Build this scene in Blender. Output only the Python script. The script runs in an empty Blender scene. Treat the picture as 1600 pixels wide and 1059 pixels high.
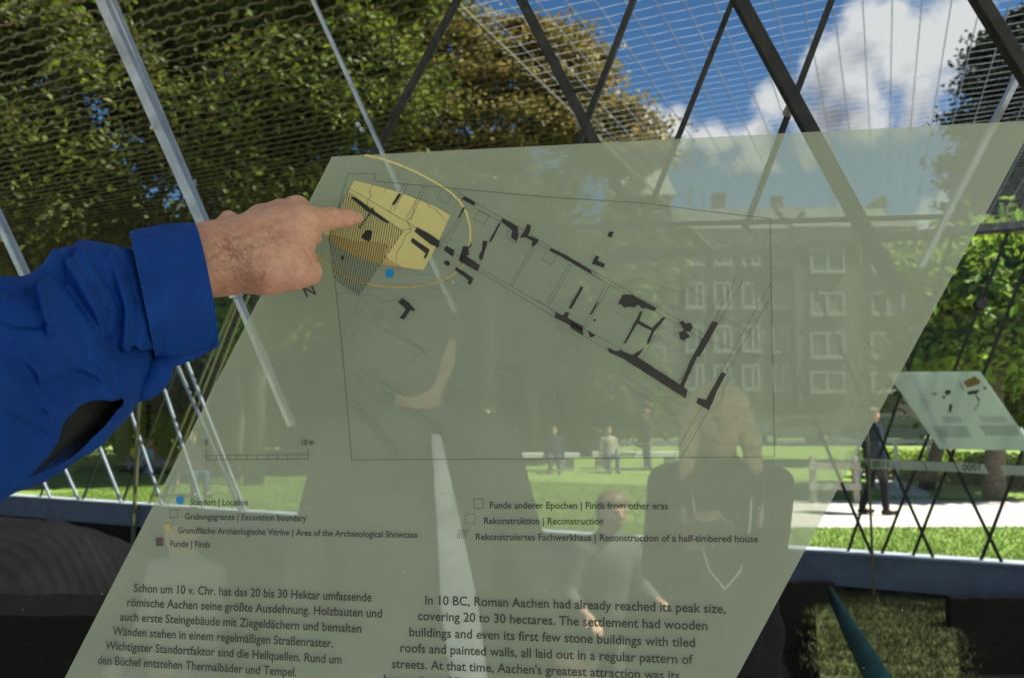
import bpy, math, random
import numpy as np
from mathutils import Vector, Matrix, noise as mnoise
from mathutils.bvhtree import BVHTree

random.seed(7); RNG = np.random.default_rng(11)
S = bpy.context.scene
COL = S.collection
R = math.radians

# ------------------------------------------------------------------ camera
CAMZ = 1.6
F = 1244.0                       # focal length in photo pixels (1600 wide)
PITCH = 5.3
cd = bpy.data.cameras.new('camera'); cam = bpy.data.objects.new('camera', cd); COL.objects.link(cam)
cd.lens = 28.0; cd.sensor_width = 36.0; cd.clip_start = 0.02; cd.clip_end = 3000
cam.location = (0, 0, CAMZ); cam.rotation_euler = (R(90 + PITCH), 0, 0)
cd.dof.use_dof = True; cd.dof.focus_distance = 0.88; cd.dof.aperture_fstop = 9.0
S.camera = cam

# ------------------------------------------------------------------ sun, sky, exposure
SUN_EL = 55.0
SUN_TRAVEL = Vector((-math.sin(R(74)), math.cos(R(74)), 0))     # horizontal direction the light travels
sl = bpy.data.lights.new('sun', 'SUN'); so = bpy.data.objects.new('sun', sl); COL.objects.link(so)
sl.energy = 4.2; sl.angle = R(0.53); sl.color = (1.0, 0.95, 0.86)
tv = Vector((SUN_TRAVEL.x * math.cos(R(SUN_EL)), SUN_TRAVEL.y * math.cos(R(SUN_EL)), -math.sin(R(SUN_EL))))
so.rotation_euler = tv.to_track_quat('-Z', 'Y').to_euler(); so.location = (0, 0, 30)
S.view_settings.view_transform = 'Standard'; S.view_settings.look = 'None'
S.view_settings.exposure = 1.48; S.view_settings.gamma = 1.0

def pix_dir(px, py):
    u = (px - 800) / F; v = (529.5 - py) / F
    c, s = math.cos(R(PITCH)), math.sin(R(PITCH))
    return Vector((u, c - v * s, s + v * c))       # per unit of depth along the optical axis
def U(px, py, Z):
    return Vector((0, 0, CAMZ)) + pix_dir(px, py) * Z
def ray_plane(px, py, p0, n):
    d = pix_dir(px, py); o = Vector((0, 0, CAMZ))
    return o + d * ((p0 - o).dot(n) / d.dot(n))
def at_y(px, py, y):
    return ray_plane(px, py, Vector((0, y, 0)), Vector((0, 1, 0)))
def at_z(px, py, z):
    return ray_plane(px, py, Vector((0, 0, z)), Vector((0, 0, 1)))
def project(v):
    x, y, z = v[0], v[1], v[2] - CAMZ
    c, s = math.cos(R(PITCH)), math.sin(R(PITCH))
    d = y * c + z * s; up = -y * s + z * c
    return 800 + F * x / d, 529.5 - F * up / d, d

W = bpy.data.worlds.new('World'); S.world = W; W.use_nodes = True
nt = W.node_tree; nt.nodes.clear()
def N(t, typ, **kw):
    n = t.nodes.new(typ)
    for k, v in kw.items():
        if k == 'inp':
            for a, b in v.items(): n.inputs[a].default_value = b
        else: setattr(n, k, v)
    return n
def math_(t, op, a, b=None, c=None, clamp=False):
    n = t.nodes.new('ShaderNodeMath'); n.operation = op; n.use_clamp = clamp
    for i, v in enumerate((a, b, c)):
        if v is None: continue
        if isinstance(v, (int, float)): n.inputs[i].default_value = v
        else: t.links.new(v, n.inputs[i])
    return n.outputs[0]
sky = N(nt, 'ShaderNodeTexSky', sky_type='NISHITA', sun_disc=False)
sky.sun_elevation = R(SUN_EL)
sd = -tv
sky.sun_rotation = math.atan2(sd.x, sd.y)
sky.air_density = 1.0; sky.dust_density = 0.6; sky.ozone_density = 1.6
tc = N(nt, 'ShaderNodeTexCoord')
nz = N(nt, 'ShaderNodeTexNoise', inp={'Scale': 9.0, 'Detail': 10.0, 'Roughness': 0.58})
nt.links.new(tc.outputs['Generated'], nz.inputs['Vector'])
nzb = N(nt, 'ShaderNodeTexNoise', inp={'Scale': 2.6, 'Detail': 6.0, 'Roughness': 0.55})
nt.links.new(tc.outputs['Generated'], nzb.inputs['Vector'])
# cumulus: a few rounded masses, roughened by noise
blobs = [(1420, 95, 80), (1330, 130, 62), (1500, 55, 52), (1375, 40, 44), (1440, 150, 55), (1225, 170, 50), (1275, 205, 52), (1125, 210, 42), (1175, 215, 44),
         (1062, 215, 40), (1008, 200, 36), (1345, 205, 52), (1180, 245, 36), (1260, 245, 38), (1475, 400, 45), (1455, 350, 28), (940, 520, 50), (300, 200, 80), (150, 330, 70), (520, -60, 50), (720, 420, 70)]
wn = N(nt, 'ShaderNodeTexNoise', inp={'Scale': 14.0, 'Detail': 4.0}); nt.links.new(tc.outputs['Generated'], wn.inputs['Vector'])
wv_ = N(nt, 'ShaderNodeVectorMath', operation='MULTIPLY_ADD', inp={1: (.085, .085, .085)})
nt.links.new(wn.outputs['Color'], wv_.inputs[0])
wo_ = N(nt, 'ShaderNodeVectorMath', operation='ADD', inp={1: (-.0425, -.0425, -.0425)}); nt.links.new(tc.outputs['Generated'], wo_.inputs[0]); nt.links.new(wo_.outputs[0], wv_.inputs[2])
acc = None
for bx_, by_, br_ in blobs:
    d = pix_dir(bx_, by_).normalized()
    dp = N(nt, 'ShaderNodeVectorMath', operation='DISTANCE', inp={1: d})
    nt.links.new(wv_.outputs[0], dp.inputs[0])
    m = math_(nt, 'MULTIPLY_ADD', dp.outputs['Value'], -1.0 / (br_ / F), 1.0)
    acc = m if acc is None else math_(nt, 'SMOOTH_MAX', acc, m, 0.3)
# the rest of the sky: scattered fair-weather cloud
fwd = N(nt, 'ShaderNodeVectorMath', operation='DISTANCE', inp={1: pix_dir(1100, 250).normalized()})
nt.links.new(tc.outputs['Generated'], fwd.inputs[0])
far = math_(nt, 'MULTIPLY', math_(nt, 'SUBTRACT', fwd.outputs['Value'], 0.55), 3.0, clamp=True)
scat = math_(nt, 'MULTIPLY', math_(nt, 'SUBTRACT', nzb.outputs['Fac'], 0.56), 5.0)
scat = math_(nt, 'SUBTRACT', math_(nt, 'MULTIPLY', math_(nt, 'ADD', scat, 1.0), far), 1.0)
acc = math_(nt, 'MAXIMUM', acc, scat)
nn = math_(nt, 'MULTIPLY', math_(nt, 'SUBTRACT', nz.outputs['Fac'], 0.5), 2.9)
dens = math_(nt, 'ADD', acc, nn)
mr = N(nt, 'ShaderNodeMapRange', interpolation_type='SMOOTHSTEP', inp={'From Min': -0.08, 'From Max': 0.62})
nt.links.new(dens, mr.inputs['Value'])
mask = mr.outputs[0]
# lit tops and grey bases: density compared with the density a little nearer the sun
off = N(nt, 'ShaderNodeVectorMath', operation='ADD', inp={1: (0.012, 0.0, 0.05)})
nt.links.new(wv_.outputs[0], off.inputs[0])
nz2 = N(nt, 'ShaderNodeTexNoise', inp={'Scale': 9.0, 'Detail': 10.0, 'Roughness': 0.58})
nt.links.new(off.outputs[0], nz2.inputs['Vector'])
acc2 = None
for bx_, by_, br_ in blobs[:16]:
    d = pix_dir(bx_, by_).normalized()
    dp = N(nt, 'ShaderNodeVectorMath', operation='DISTANCE', inp={1: d})
    nt.links.new(off.outputs[0], dp.inputs[0])
    m = math_(nt, 'MULTIPLY_ADD', dp.outputs['Value'], -1.0 / (br_ / F), 1.0)
    acc2 = m if acc2 is None else math_(nt, 'SMOOTH_MAX', acc2, m, 0.3)
nn2 = math_(nt, 'MULTIPLY', math_(nt, 'SUBTRACT', nz2.outputs['Fac'], 0.5), 2.9)
thick = math_(nt, 'ADD', acc2, nn2)
shade = math_(nt, 'MULTIPLY_ADD', thick, 1.15, 0.0, clamp=True)
cc = N(nt, 'ShaderNodeMix', data_type='RGBA')
cc.inputs['A'].default_value = (3.0, 3.05, 3.1, 1); cc.inputs['B'].default_value = (0.85, 0.95, 1.12, 1)
nt.links.new(shade, cc.inputs['Factor'])
hs = N(nt, 'ShaderNodeHueSaturation', inp={'Saturation': 1.3, 'Value': 0.42})
nt.links.new(sky.outputs[0], hs.inputs['Color'])
mx = N(nt, 'ShaderNodeMix', data_type='RGBA')
nt.links.new(mask, mx.inputs['Factor']); nt.links.new(hs.outputs[0], mx.inputs['A']); nt.links.new(cc.outputs['Result'], mx.inputs['B'])
bg = N(nt, 'ShaderNodeBackground', inp={'Strength': 0.085})
nt.links.new(mx.outputs['Result'], bg.inputs['Color'])
nt.links.new(bg.outputs[0], N(nt, 'ShaderNodeOutputWorld').inputs['Surface'])

# ------------------------------------------------------------------ materials
MATS = {}
def mat(name, col, rough=0.6, metal=0.0, var=0.12, scale=8.0, bump=0.0, bscale=60.0, spec=0.5, trans=0.0, sheen=0.0, island=0.0, coords='Object', col2=None, sss=0.0):
    if name in MATS: return MATS[name]
    m = bpy.data.materials.new(name); m.use_nodes = True; t = m.node_tree
    b = t.nodes['Principled BSDF']; out = t.nodes['Material Output']
    b.inputs['Roughness'].default_value = rough; b.inputs['Metallic'].default_value = metal
    b.inputs['Specular IOR Level'].default_value = spec; b.inputs['Sheen Weight'].default_value = sheen
    tcn = N(t, 'ShaderNodeTexCoord')
    n = N(t, 'ShaderNodeTexNoise', inp={'Scale': scale, 'Detail': 5.0, 'Roughness': 0.6})
    t.links.new(tcn.outputs[coords], n.inputs['Vector'])
    mixn = N(t, 'ShaderNodeMix', data_type='RGBA')
    c2 = col2 if col2 else tuple(min(1, c * (1 + var)) for c in col)
    c1 = col if col2 else tuple(c * (1 - var) for c in col)
    mixn.inputs['A'].default_value = (*c1, 1); mixn.inputs['B'].default_value = (*c2, 1)
    rmp = N(t, 'ShaderNodeMapRange', inp={'From Min': 0.35, 'From Max': 0.65})
    t.links.new(n.outputs['Fac'], rmp.inputs['Value']); t.links.new(rmp.outputs[0], mixn.inputs['Factor'])
    colour = mixn.outputs['Result']
    if island > 0:
        g = N(t, 'ShaderNodeNewGeometry')
        h = N(t, 'ShaderNodeHueSaturation')
        t.links.new(math_(t, 'MULTIPLY_ADD', g.outputs['Random Per Island'], island * 2, 1 - island), h.inputs['Value'])
        t.links.new(math_(t, 'MULTIPLY_ADD', g.outputs['Random Per Island'], 0.05, 0.475), h.inputs['Hue'])
        t.links.new(colour, h.inputs['Color']); colour = h.outputs[0]
    t.links.new(colour, b.inputs['Base Color'])
    if sss > 0:
        b.inputs['Subsurface Weight'].default_value = sss
        b.inputs['Subsurface Radius'].default_value = (1.0, 0.35, 0.2); b.inputs['Subsurface Scale'].default_value = 0.006
    if bump > 0:
        nb = N(t, 'ShaderNodeTexNoise', inp={'Scale': bscale, 'Detail': 6.0})
        t.links.new(tcn.outputs[coords], nb.inputs['Vector'])
        bp = N(t, 'ShaderNodeBump', inp={'Strength': bump, 'Distance': 0.01})
        t.links.new(nb.outputs['Fac'], bp.inputs['Height']); t.links.new(bp.outputs[0], b.inputs['Normal'])
    if trans > 0:
        tr = N(t, 'ShaderNodeBsdfTranslucent'); ms = N(t, 'ShaderNodeMixShader', inp={'Fac': trans})
        t.links.new(colour, tr.inputs['Color']); t.links.new(b.outputs[0], ms.inputs[1]); t.links.new(tr.outputs[0], ms.inputs[2])
        t.links.new(ms.outputs[0], out.inputs['Surface'])
    MATS[name] = m; return m

def glass_mat(name, tint=(0.93, 0.97, 0.95), refl=1.0):
    m = bpy.data.materials.new(name); m.use_nodes = True; t = m.node_tree; t.nodes.clear()
    o = N(t, 'ShaderNodeOutputMaterial'); tr = N(t, 'ShaderNodeBsdfTransparent'); tr.inputs[0].default_value = (*tint, 1)
    gl = N(t, 'ShaderNodeBsdfGlossy'); gl.inputs['Roughness'].default_value = 0.0
    fr = N(t, 'ShaderNodeFresnel', inp={'IOR': 1.45})
    tcn = N(t, 'ShaderNodeTexCoord'); n = N(t, 'ShaderNodeTexNoise', inp={'Scale': 3.0})      # very slight tint changes
    t.links.new(tcn.outputs['Object'], n.inputs['Vector'])
    f = math_(t, 'MULTIPLY', fr.outputs[0], math_(t, 'MULTIPLY_ADD', n.outputs['Fac'], 0.2 * refl, 0.9 * refl))
    gm = N(t, 'ShaderNodeNewGeometry'); f = math_(t, 'MULTIPLY', f, math_(t, 'SUBTRACT', 1.0, gm.outputs['Backfacing']))   # one clean reflection, from the outer face
    ms = N(t, 'ShaderNodeMixShader'); t.links.new(f, ms.inputs[0]); t.links.new(tr.outputs[0], ms.inputs[1]); t.links.new(gl.outputs[0], ms.inputs[2])
    t.links.new(ms.outputs[0], o.inputs['Surface']); return m
def film_mat(name, col, alpha, rough=0.12):
    """printed translucent film: part of the light goes straight through, the rest meets the green-grey ink"""
    m = bpy.data.materials.new(name); m.use_nodes = True; t = m.node_tree
    b = t.nodes['Principled BSDF']; o = t.nodes['Material Output']
    b.inputs['Roughness'].default_value = rough; b.inputs['Specular IOR Level'].default_value = 0.35
    tcn = N(t, 'ShaderNodeTexCoord'); n = N(t, 'ShaderNodeTexNoise', inp={'Scale': 5.0, 'Detail': 3.0})
    t.links.new(tcn.outputs['Object'], n.inputs['Vector'])
    mc = N(t, 'ShaderNodeMix', data_type='RGBA'); mc.inputs['A'].default_value = (*[c * .95 for c in col], 1); mc.inputs['B'].default_value = (*[c * 1.05 for c in col], 1)
    t.links.new(n.outputs['Fac'], mc.inputs['Factor']); t.links.new(mc.outputs['Result'], b.inputs['Base Color'])
    tr = N(t, 'ShaderNodeBsdfTransparent'); tr.inputs[0].default_value = (0.97, 1.0, 0.97, 1)
    tl = N(t, 'ShaderNodeBsdfTranslucent'); t.links.new(mc.outputs['Result'], tl.inputs['Color'])
    m2 = N(t, 'ShaderNodeMixShader', inp={'Fac': 0.45}); t.links.new(b.outputs[0], m2.inputs[1]); t.links.new(tl.outputs[0], m2.inputs[2])
    ms = N(t, 'ShaderNodeMixShader', inp={'Fac': alpha}); t.links.new(tr.outputs[0], ms.inputs[1]); t.links.new(m2.outputs[0], ms.inputs[2])
    t.links.new(ms.outputs[0], o.inputs['Surface']); return m

# ------------------------------------------------------------------ object helpers
def tag(o, label=None, cat=None, group=None, kind=None):
    if label: o['label'] = label
    if cat: o['category'] = cat
    if group: o['group'] = group
    if kind: o['kind'] = kind
    return o
def empty(name, loc, label, cat, group=None):
    o = bpy.data.objects.new(name, None); o.empty_display_size = 0.1; COL.objects.link(o); o.location = loc
    return tag(o, label, cat, group)
def obj(name, verts, faces, m, parent=None, smooth=False, origin=None, kind=None, label=None):
    """verts in world coordinates; the parents here are unrotated"""
    if isinstance(m, str): m = MATS[m]
    chain = Vector((0, 0, 0)); p = parent
    while p is not None: chain += p.location; p = p.parent
    if origin is None: origin = chain.copy() if parent else Vector(verts[0]) * 0
    origin = Vector(origin)
    va = np.asarray([tuple(v) for v in verts] if not isinstance(verts, np.ndarray) else verts, dtype=np.float64) - np.array(origin)
    me = bpy.data.meshes.new(name)
    me.from_pydata(va.tolist() if len(va) < 60000 else va, [], faces.tolist() if isinstance(faces, np.ndarray) else faces)
    mats = m if isinstance(m, (list, tuple)) else [m]
    for q in mats: me.materials.append(q if not isinstance(q, str) else MATS[q])
    if smooth: me.polygons.foreach_set('use_smooth', [True] * len(me.polygons))
    me.update()
    o = bpy.data.objects.new(name, me); COL.objects.link(o)
    o.parent = parent; o.location = origin - chain
    if kind: o['kind'] = kind
    if label: o['label'] = label
    return o
class MB:
    def __init__(s): s.v = []; s.f = []
    def box(s, c, size, ax=None):
        ax = ax or (Vector((1, 0, 0)), Vector((0, 1, 0)), Vector((0, 0, 1)))
        c = Vector(c); k = len(s.v)
        for dx in (-.5, .5):
            for dy in (-.5, .5):
                for dz in (-.5, .5):
                    s.v.append(c + ax[0] * dx * size[0] + ax[1] * dy * size[1] + ax[2] * dz * size[2])
        for q in ((0, 1, 3, 2), (4, 6, 7, 5), (0, 4, 5, 1), (2, 3, 7, 6), (0, 2, 6, 4), (1, 5, 7, 3)):
            s.f.append(tuple(k + i for i in q))
        return s
    def bar(s, a, b, w, d, nrm):
        """flat bar from a to b; w across, d along nrm"""
        a, b = Vector(a), Vector(b); z = (b - a); L = z.length; z.normalize()
        n = (nrm - z * nrm.dot(z)).normalized(); x = n.cross(z)
        return s.box((a + b) / 2, (w, d, L), (x, n, z))
    def tube(s, pts, rads, n=8, cap=True):
        pts = [Vector(p) for p in pts]
        if isinstance(rads, (int, float)): rads = [rads] * len(pts)
        k = len(s.v); prev = None
        for i, p in enumerate(pts):
            t = (pts[min(i + 1, len(pts) - 1)] - pts[max(i - 1, 0)]).normalized()
            a = t.orthogonal().normalized() if prev is None else (prev - t * prev.dot(t)).normalized()
            prev = a; b = t.cross(a)
            for j in range(n):
                th = 2 * math.pi * j / n; s.v.append(p + (a * math.cos(th) + b * math.sin(th)) * rads[i])
        for i in range(len(pts) - 1):
            for j in range(n):
                s.f.append((k + i * n + j, k + i * n + (j + 1) % n, k + (i + 1) * n + (j + 1) % n, k + (i + 1) * n + j))
        if cap:
            s.f.append(tuple(k + j for j in range(n))[::-1]); s.f.append(tuple(k + (len(pts) - 1) * n + j for j in range(n)))
        return s
    def prism(s, poly, off):
        """closed polygon (world points) extruded by vector off"""
        k = len(s.v); n = len(poly); off = Vector(off)
        s.v += [Vector(p) for p in poly] + [Vector(p) + off for p in poly]
        s.f.append(tuple(range(k, k + n))); s.f.append(tuple(range(k + n, k + 2 * n))[::-1])
        for i in range(n): s.f.append((k + i, k + n + i, k + n + (i + 1) % n, k + (i + 1) % n)[::-1])
        return s
    def build(s, name, m, parent=None, **kw): return obj(name, s.v, s.f, m, parent, **kw)

# ------------------------------------------------------------------ implicit surfaces for bodies
def prim_sdf(P, pr):
    a = np.array(pr[0], np.float32); b = np.array(pr[1], np.float32); ra, rb = pr[2], pr[3]
    ab = b - a; L = float((ab * ab).sum()) + 1e-9
    t = np.clip(((P - a) @ ab) / L, 0, 1)
    d = np.sqrt((((P - a) - t[..., None] * ab) ** 2).sum(-1))
    return d - (ra + (rb - ra) * t)
def sdf_mesh(prims, h, k=0.012, scale=(1, 1, 1), disp=None):
    """smooth union of tapered capsules, polygonised by surface nets"""
    sc = np.array(scale, np.float32)
    pts = np.array([p[0] for p in prims] + [p[1] for p in prims], np.float32)
    rr = max(max(p[2], p[3]) for p in prims)
    lo = pts.min(0) - rr - 4 * h - 0.01; hi = pts.max(0) + rr + 4 * h + 0.01
    n = np.ceil((hi - lo) / h).astype(int) + 1
    ax = [lo[i] + h * np.arange(n[i], dtype=np.float32) for i in range(3)]
    Fd = np.full(n, 0.2, np.float32)
    for p in prims:
        kk = p[4] if len(p) > 4 else k
        m = max(p[2], p[3]) + kk + 3 * h
        q = np.array([p[0], p[1]], np.float32)
        i0 = np.maximum(((q.min(0) - m - lo) / h).astype(int), 0); i1 = np.minimum(((q.max(0) + m - lo) / h).astype(int) + 2, n)
        g = np.stack(np.meshgrid(*[ax[i][i0[i]:i1[i]] for i in range(3)], indexing='ij'), -1)
        d = prim_sdf(g, p)
        sl_ = tuple(slice(i0[i], i1[i]) for i in range(3))
        A = Fd[sl_]
        hh = np.maximum(kk - np.abs(A - d), 0) / kk
        Fd[sl_] = np.minimum(A, d) - hh * hh * kk * 0.25
    inside = Fd < 0
    c = [inside[dx:n[0] - 1 + dx, dy:n[1] - 1 + dy, dz:n[2] - 1 + dz] for dx in (0, 1) for dy in (0, 1) for dz in (0, 1)]
    cnt = sum(x.astype(np.int8) for x in c)
    act = (cnt > 0) & (cnt < 8)
    idx = -np.ones(act.shape, np.int64); ijk = np.argwhere(act); idx[act] = np.arange(len(ijk))
    acc_ = np.zeros((len(ijk), 3)); num = np.zeros(len(ijk))
    corners = [(dx, dy, dz) for dx in (0, 1) for dy in (0, 1) for dz in (0, 1)]
    val = {cn: Fd[ijk[:, 0] + cn[0], ijk[:, 1] + cn[1], ijk[:, 2] + cn[2]] for cn in corners}
    for c0 in corners:
        for axn in range(3):
            if c0[axn]: continue
            c1 = list(c0); c1[axn] = 1; c1 = tuple(c1)
            v0, v1 = val[c0], val[c1]; cr = (v0 < 0) != (v1 < 0)
            t = np.where(cr, v0 / np.where(cr, v0 - v1, 1), 0)
            pos = np.tile(np.array(c0, float), (len(ijk), 1)); pos[:, axn] += t
            acc_[cr] += pos[cr]; num[cr] += 1
    V = lo + h * (ijk + acc_ / num[:, None])
    faces = []
    for axn in range(3):
        o1, o2 = [(1, 2), (2, 0), (0, 1)][axn]
        s0 = [slice(1, n[i] - 1) for i in range(3)]; s0[axn] = slice(0, n[axn] - 1)
        s1 = list(s0); s1[axn] = slice(1, n[axn])
        a_, b_ = inside[tuple(s0)], inside[tuple(s1)]
        for flip, msk in ((False, a_ & ~b_), (True, ~a_ & b_)):
            e = np.argwhere(msk)
            if not len(e): continue
            for i in range(3):
                if i != axn: e[:, i] += 1
            def cell(d1, d2):
                q = e.copy(); q[:, o1] -= d1; q[:, o2] -= d2
                return idx[q[:, 0], q[:, 1], q[:, 2]]
            quad = np.stack([cell(1, 1), cell(0, 1), cell(0, 0), cell(1, 0)], 1)
            faces.append(quad[:, ::-1] if flip else quad)
    return V, np.concatenate(faces)

# ================================================================== SETTING
mat('lawn', (0.15, 0.23, 0.04), 0.9, scale=1.6, col2=(0.22, 0.31, 0.06), bump=0.9, bscale=70)
mat('gravel', (0.55, 0.50, 0.44), 0.95, scale=14, var=0.04, bump=0.05, bscale=160)
mat('asphalt', (0.05, 0.05, 0.052), 0.9, scale=40, var=0.2, bump=0.3, bscale=200)
mat('paving', (0.44, 0.41, 0.36), 0.85, scale=12, var=0.15, bump=0.3)
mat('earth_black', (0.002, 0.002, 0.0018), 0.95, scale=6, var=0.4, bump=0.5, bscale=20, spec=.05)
mat('moss', (0.03, 0.045, 0.006), 0.95, scale=9, col2=(0.06, 0.075, 0.012), bump=1.0, bscale=50)
mat('steel_blue', (0.16, 0.19, 0.23), 0.45, metal=0.3, scale=3, var=0.15, bump=0.05)
mat('steel_dark', (0.022, 0.020, 0.016), 0.55, metal=0.2, scale=30, var=0.5, bump=0.2)
mat('steel_silver', (0.56, 0.54, 0.50), 0.3, metal=0.7, scale=14, var=0.25, bump=0.25, bscale=9)
mat('steel_pale', (0.36, 0.40, 0.44), 0.5, scale=4, var=0.2)
mat('steel_olive', (0.16, 0.15, 0.06), 0.55, scale=4, var=0.2)

# pavilion axes: r runs along the far wall (to the left), p away from the viewer
ER = Vector((-math.sin(R(65)), math.cos(R(65)), 0)); EP = Vector((math.cos(R(65)), math.sin(R(65)), 0)); EZ = Vector((0, 0, 1))
P_WALL = 9.99; CEIL = 3.57
def RP(r, p, z=0): return ER * r + EP * p + EZ * z
WALL0 = RP(0, P_WALL)
def on_wall(px, py, off=0.0): return ray_plane(px, py, WALL0 + EP * off, EP)

# ground with a rectangular hole for the sunken dig
def ground():
    big = 900.0; r0, r1, p0, p1 = -14.0, 22.0, 2.75, P_WALL + 0.25
    o = [RP(-big, -big), RP(big, -big), RP(big, big), RP(-big, big)]
    i = [RP(r0, p0), RP(r1, p0), RP(r1, p1), RP(r0, p1)]
    fs = [(0, 1, 5, 4), (1, 2, 6, 5), (2, 3, 7, 6), (3, 0, 4, 7)]
    tag(obj('lawn', o + i, fs, 'lawn'), kind='structure')
ground()
tag(MB().prism([RP(-14, -30, 0.004), RP(22, -30, 0.004), RP(22, 2.75, 0.004), RP(-14, 2.75, 0.004)], (0, 0, -0.1)).build('pavement', 'paving'), kind='structure')
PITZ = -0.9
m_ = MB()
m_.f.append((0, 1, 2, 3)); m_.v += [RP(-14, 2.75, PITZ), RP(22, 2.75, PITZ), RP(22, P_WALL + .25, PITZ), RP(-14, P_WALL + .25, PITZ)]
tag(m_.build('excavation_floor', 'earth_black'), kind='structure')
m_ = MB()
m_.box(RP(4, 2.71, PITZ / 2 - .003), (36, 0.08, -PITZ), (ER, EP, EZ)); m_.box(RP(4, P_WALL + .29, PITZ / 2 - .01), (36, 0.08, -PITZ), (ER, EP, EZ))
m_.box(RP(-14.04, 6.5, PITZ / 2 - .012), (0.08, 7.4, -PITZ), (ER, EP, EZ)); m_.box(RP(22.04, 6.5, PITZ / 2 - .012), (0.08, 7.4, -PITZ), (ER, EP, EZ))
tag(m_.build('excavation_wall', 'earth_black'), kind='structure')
# steel edge beam of the plinth under the far glass wall
pl = empty('plinth_beam', RP(0, P_WALL, -0.2), 'long blue grey steel edge beam under the far glass wall', 'beam')
MB().box(RP(4, P_WALL + .06, -0.17), (35.8, 0.2, 0.36), (ER, EP, EZ)).build('beam_face', 'steel_blue', pl)
MB().box(RP(4, P_WALL + .05, 0.022), (35.8, 0.26, 0.024), (ER, EP, EZ)).build('beam_cap', 'steel_pale', pl)

# paths: flat sheets a few millimetres over the lawn
def ground_poly(name, pts, z, m):
    me = [at_z(px, py, z) if isinstance(px, (int, float)) and py > 660 else Vector((px, py, z)) for px, py in pts]
    return tag(obj(name, me, [tuple(range(len(me)))], m), kind='structure')
gp = [Vector(at_z(*q, 0.006)) for q in ((1250, 826), (1640, 826), (1640, 783), (1420, 776), (1250, 772))]
a0 = at_z(1250, 824, .006); a1 = at_z(1750, 822, .006); b0 = at_z(1250, 781, .006); b1 = at_z(1750, 783, .006)
dr = (a0 - a1).normalized(); dl = (b0 - b1).normalized()
tag(obj('gravel_path', [a1 - dr * 20, a0 + dr * 1.5, b0 + dl * 1.5, b1 - dl * 20], [(0, 1, 2, 3)], 'gravel'), kind='structure')
q = [at_z(1395, 783, .010), at_z(1470, 785, .010), at_z(1440, 762, .010), at_z(1372, 738, .010), at_z(1340, 728, .010), at_z(1345, 741, .010)]
tag(obj('side_path', q, [tuple(range(6))], 'gravel'), kind='structure')
tag(obj('road', [Vector((-120, 38, .006)), Vector((120, 40, .006)), Vector((120, 48, .006)), Vector((-120, 47, .006))], [(0, 1, 2, 3)], 'asphalt'), kind='structure')

# grass blades over the nearer lawn
def blades(name, n, region, hgt, m, z0=0.0):
    pts = np.array([region() for _ in range(n)])
    ang = RNG.uniform(0, 2 * np.pi, n); hh = RNG.uniform(.5, 1.2, n) * hgt; w = hgt * .14
    lean = RNG.normal(0, hgt * .35, (n, 2))
    V = np.zeros((n, 3, 3))
    V[:, 0, :2] = pts[:, :2] + np.stack([np.cos(ang), np.sin(ang)], 1) * w
    V[:, 1, :2] = pts[:, :2] - np.stack([np.cos(ang), np.sin(ang)], 1) * w
    V[:, 2, :2] = pts[:, :2] + lean; V[:, :2, 2] = pts[:, 2:3] ; V[:, 2, 2] = pts[:, 2] + hh
    return tag(obj(name, V.reshape(-1, 3), np.arange(3 * n).reshape(n, 3), m), kind='stuff')
mat('grass_blade', (0.17, 0.26, 0.045), 0.8, scale=2, trans=0.35, island=0.3)
def on_path(v):
    n0 = Vector((-dr.y, dr.x, 0)); n1 = Vector((-dl.y, dl.x, 0)); return (v - a0).dot(n0) * (v - b0).dot(n1) < 0 and (v - a0).dot(dr) < 1.5
def reg():
    p = P_WALL + .3 + random.random() ** 1.3 * 7; v = RP(random.uniform(-6, 15), p, 0)
    for _ in range(20):
        if not on_path(v): break
        p = P_WALL + .3 + random.random() ** 1.3 * 7; v = RP(random.uniform(-6, 15), p, 0)
    return (v.x, v.y, 0.0)
tag(blades('grass', 70000, reg, 0.055, 'grass_blade'), 'short mown grass in front of and behind the gravel path', 'grass')

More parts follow.
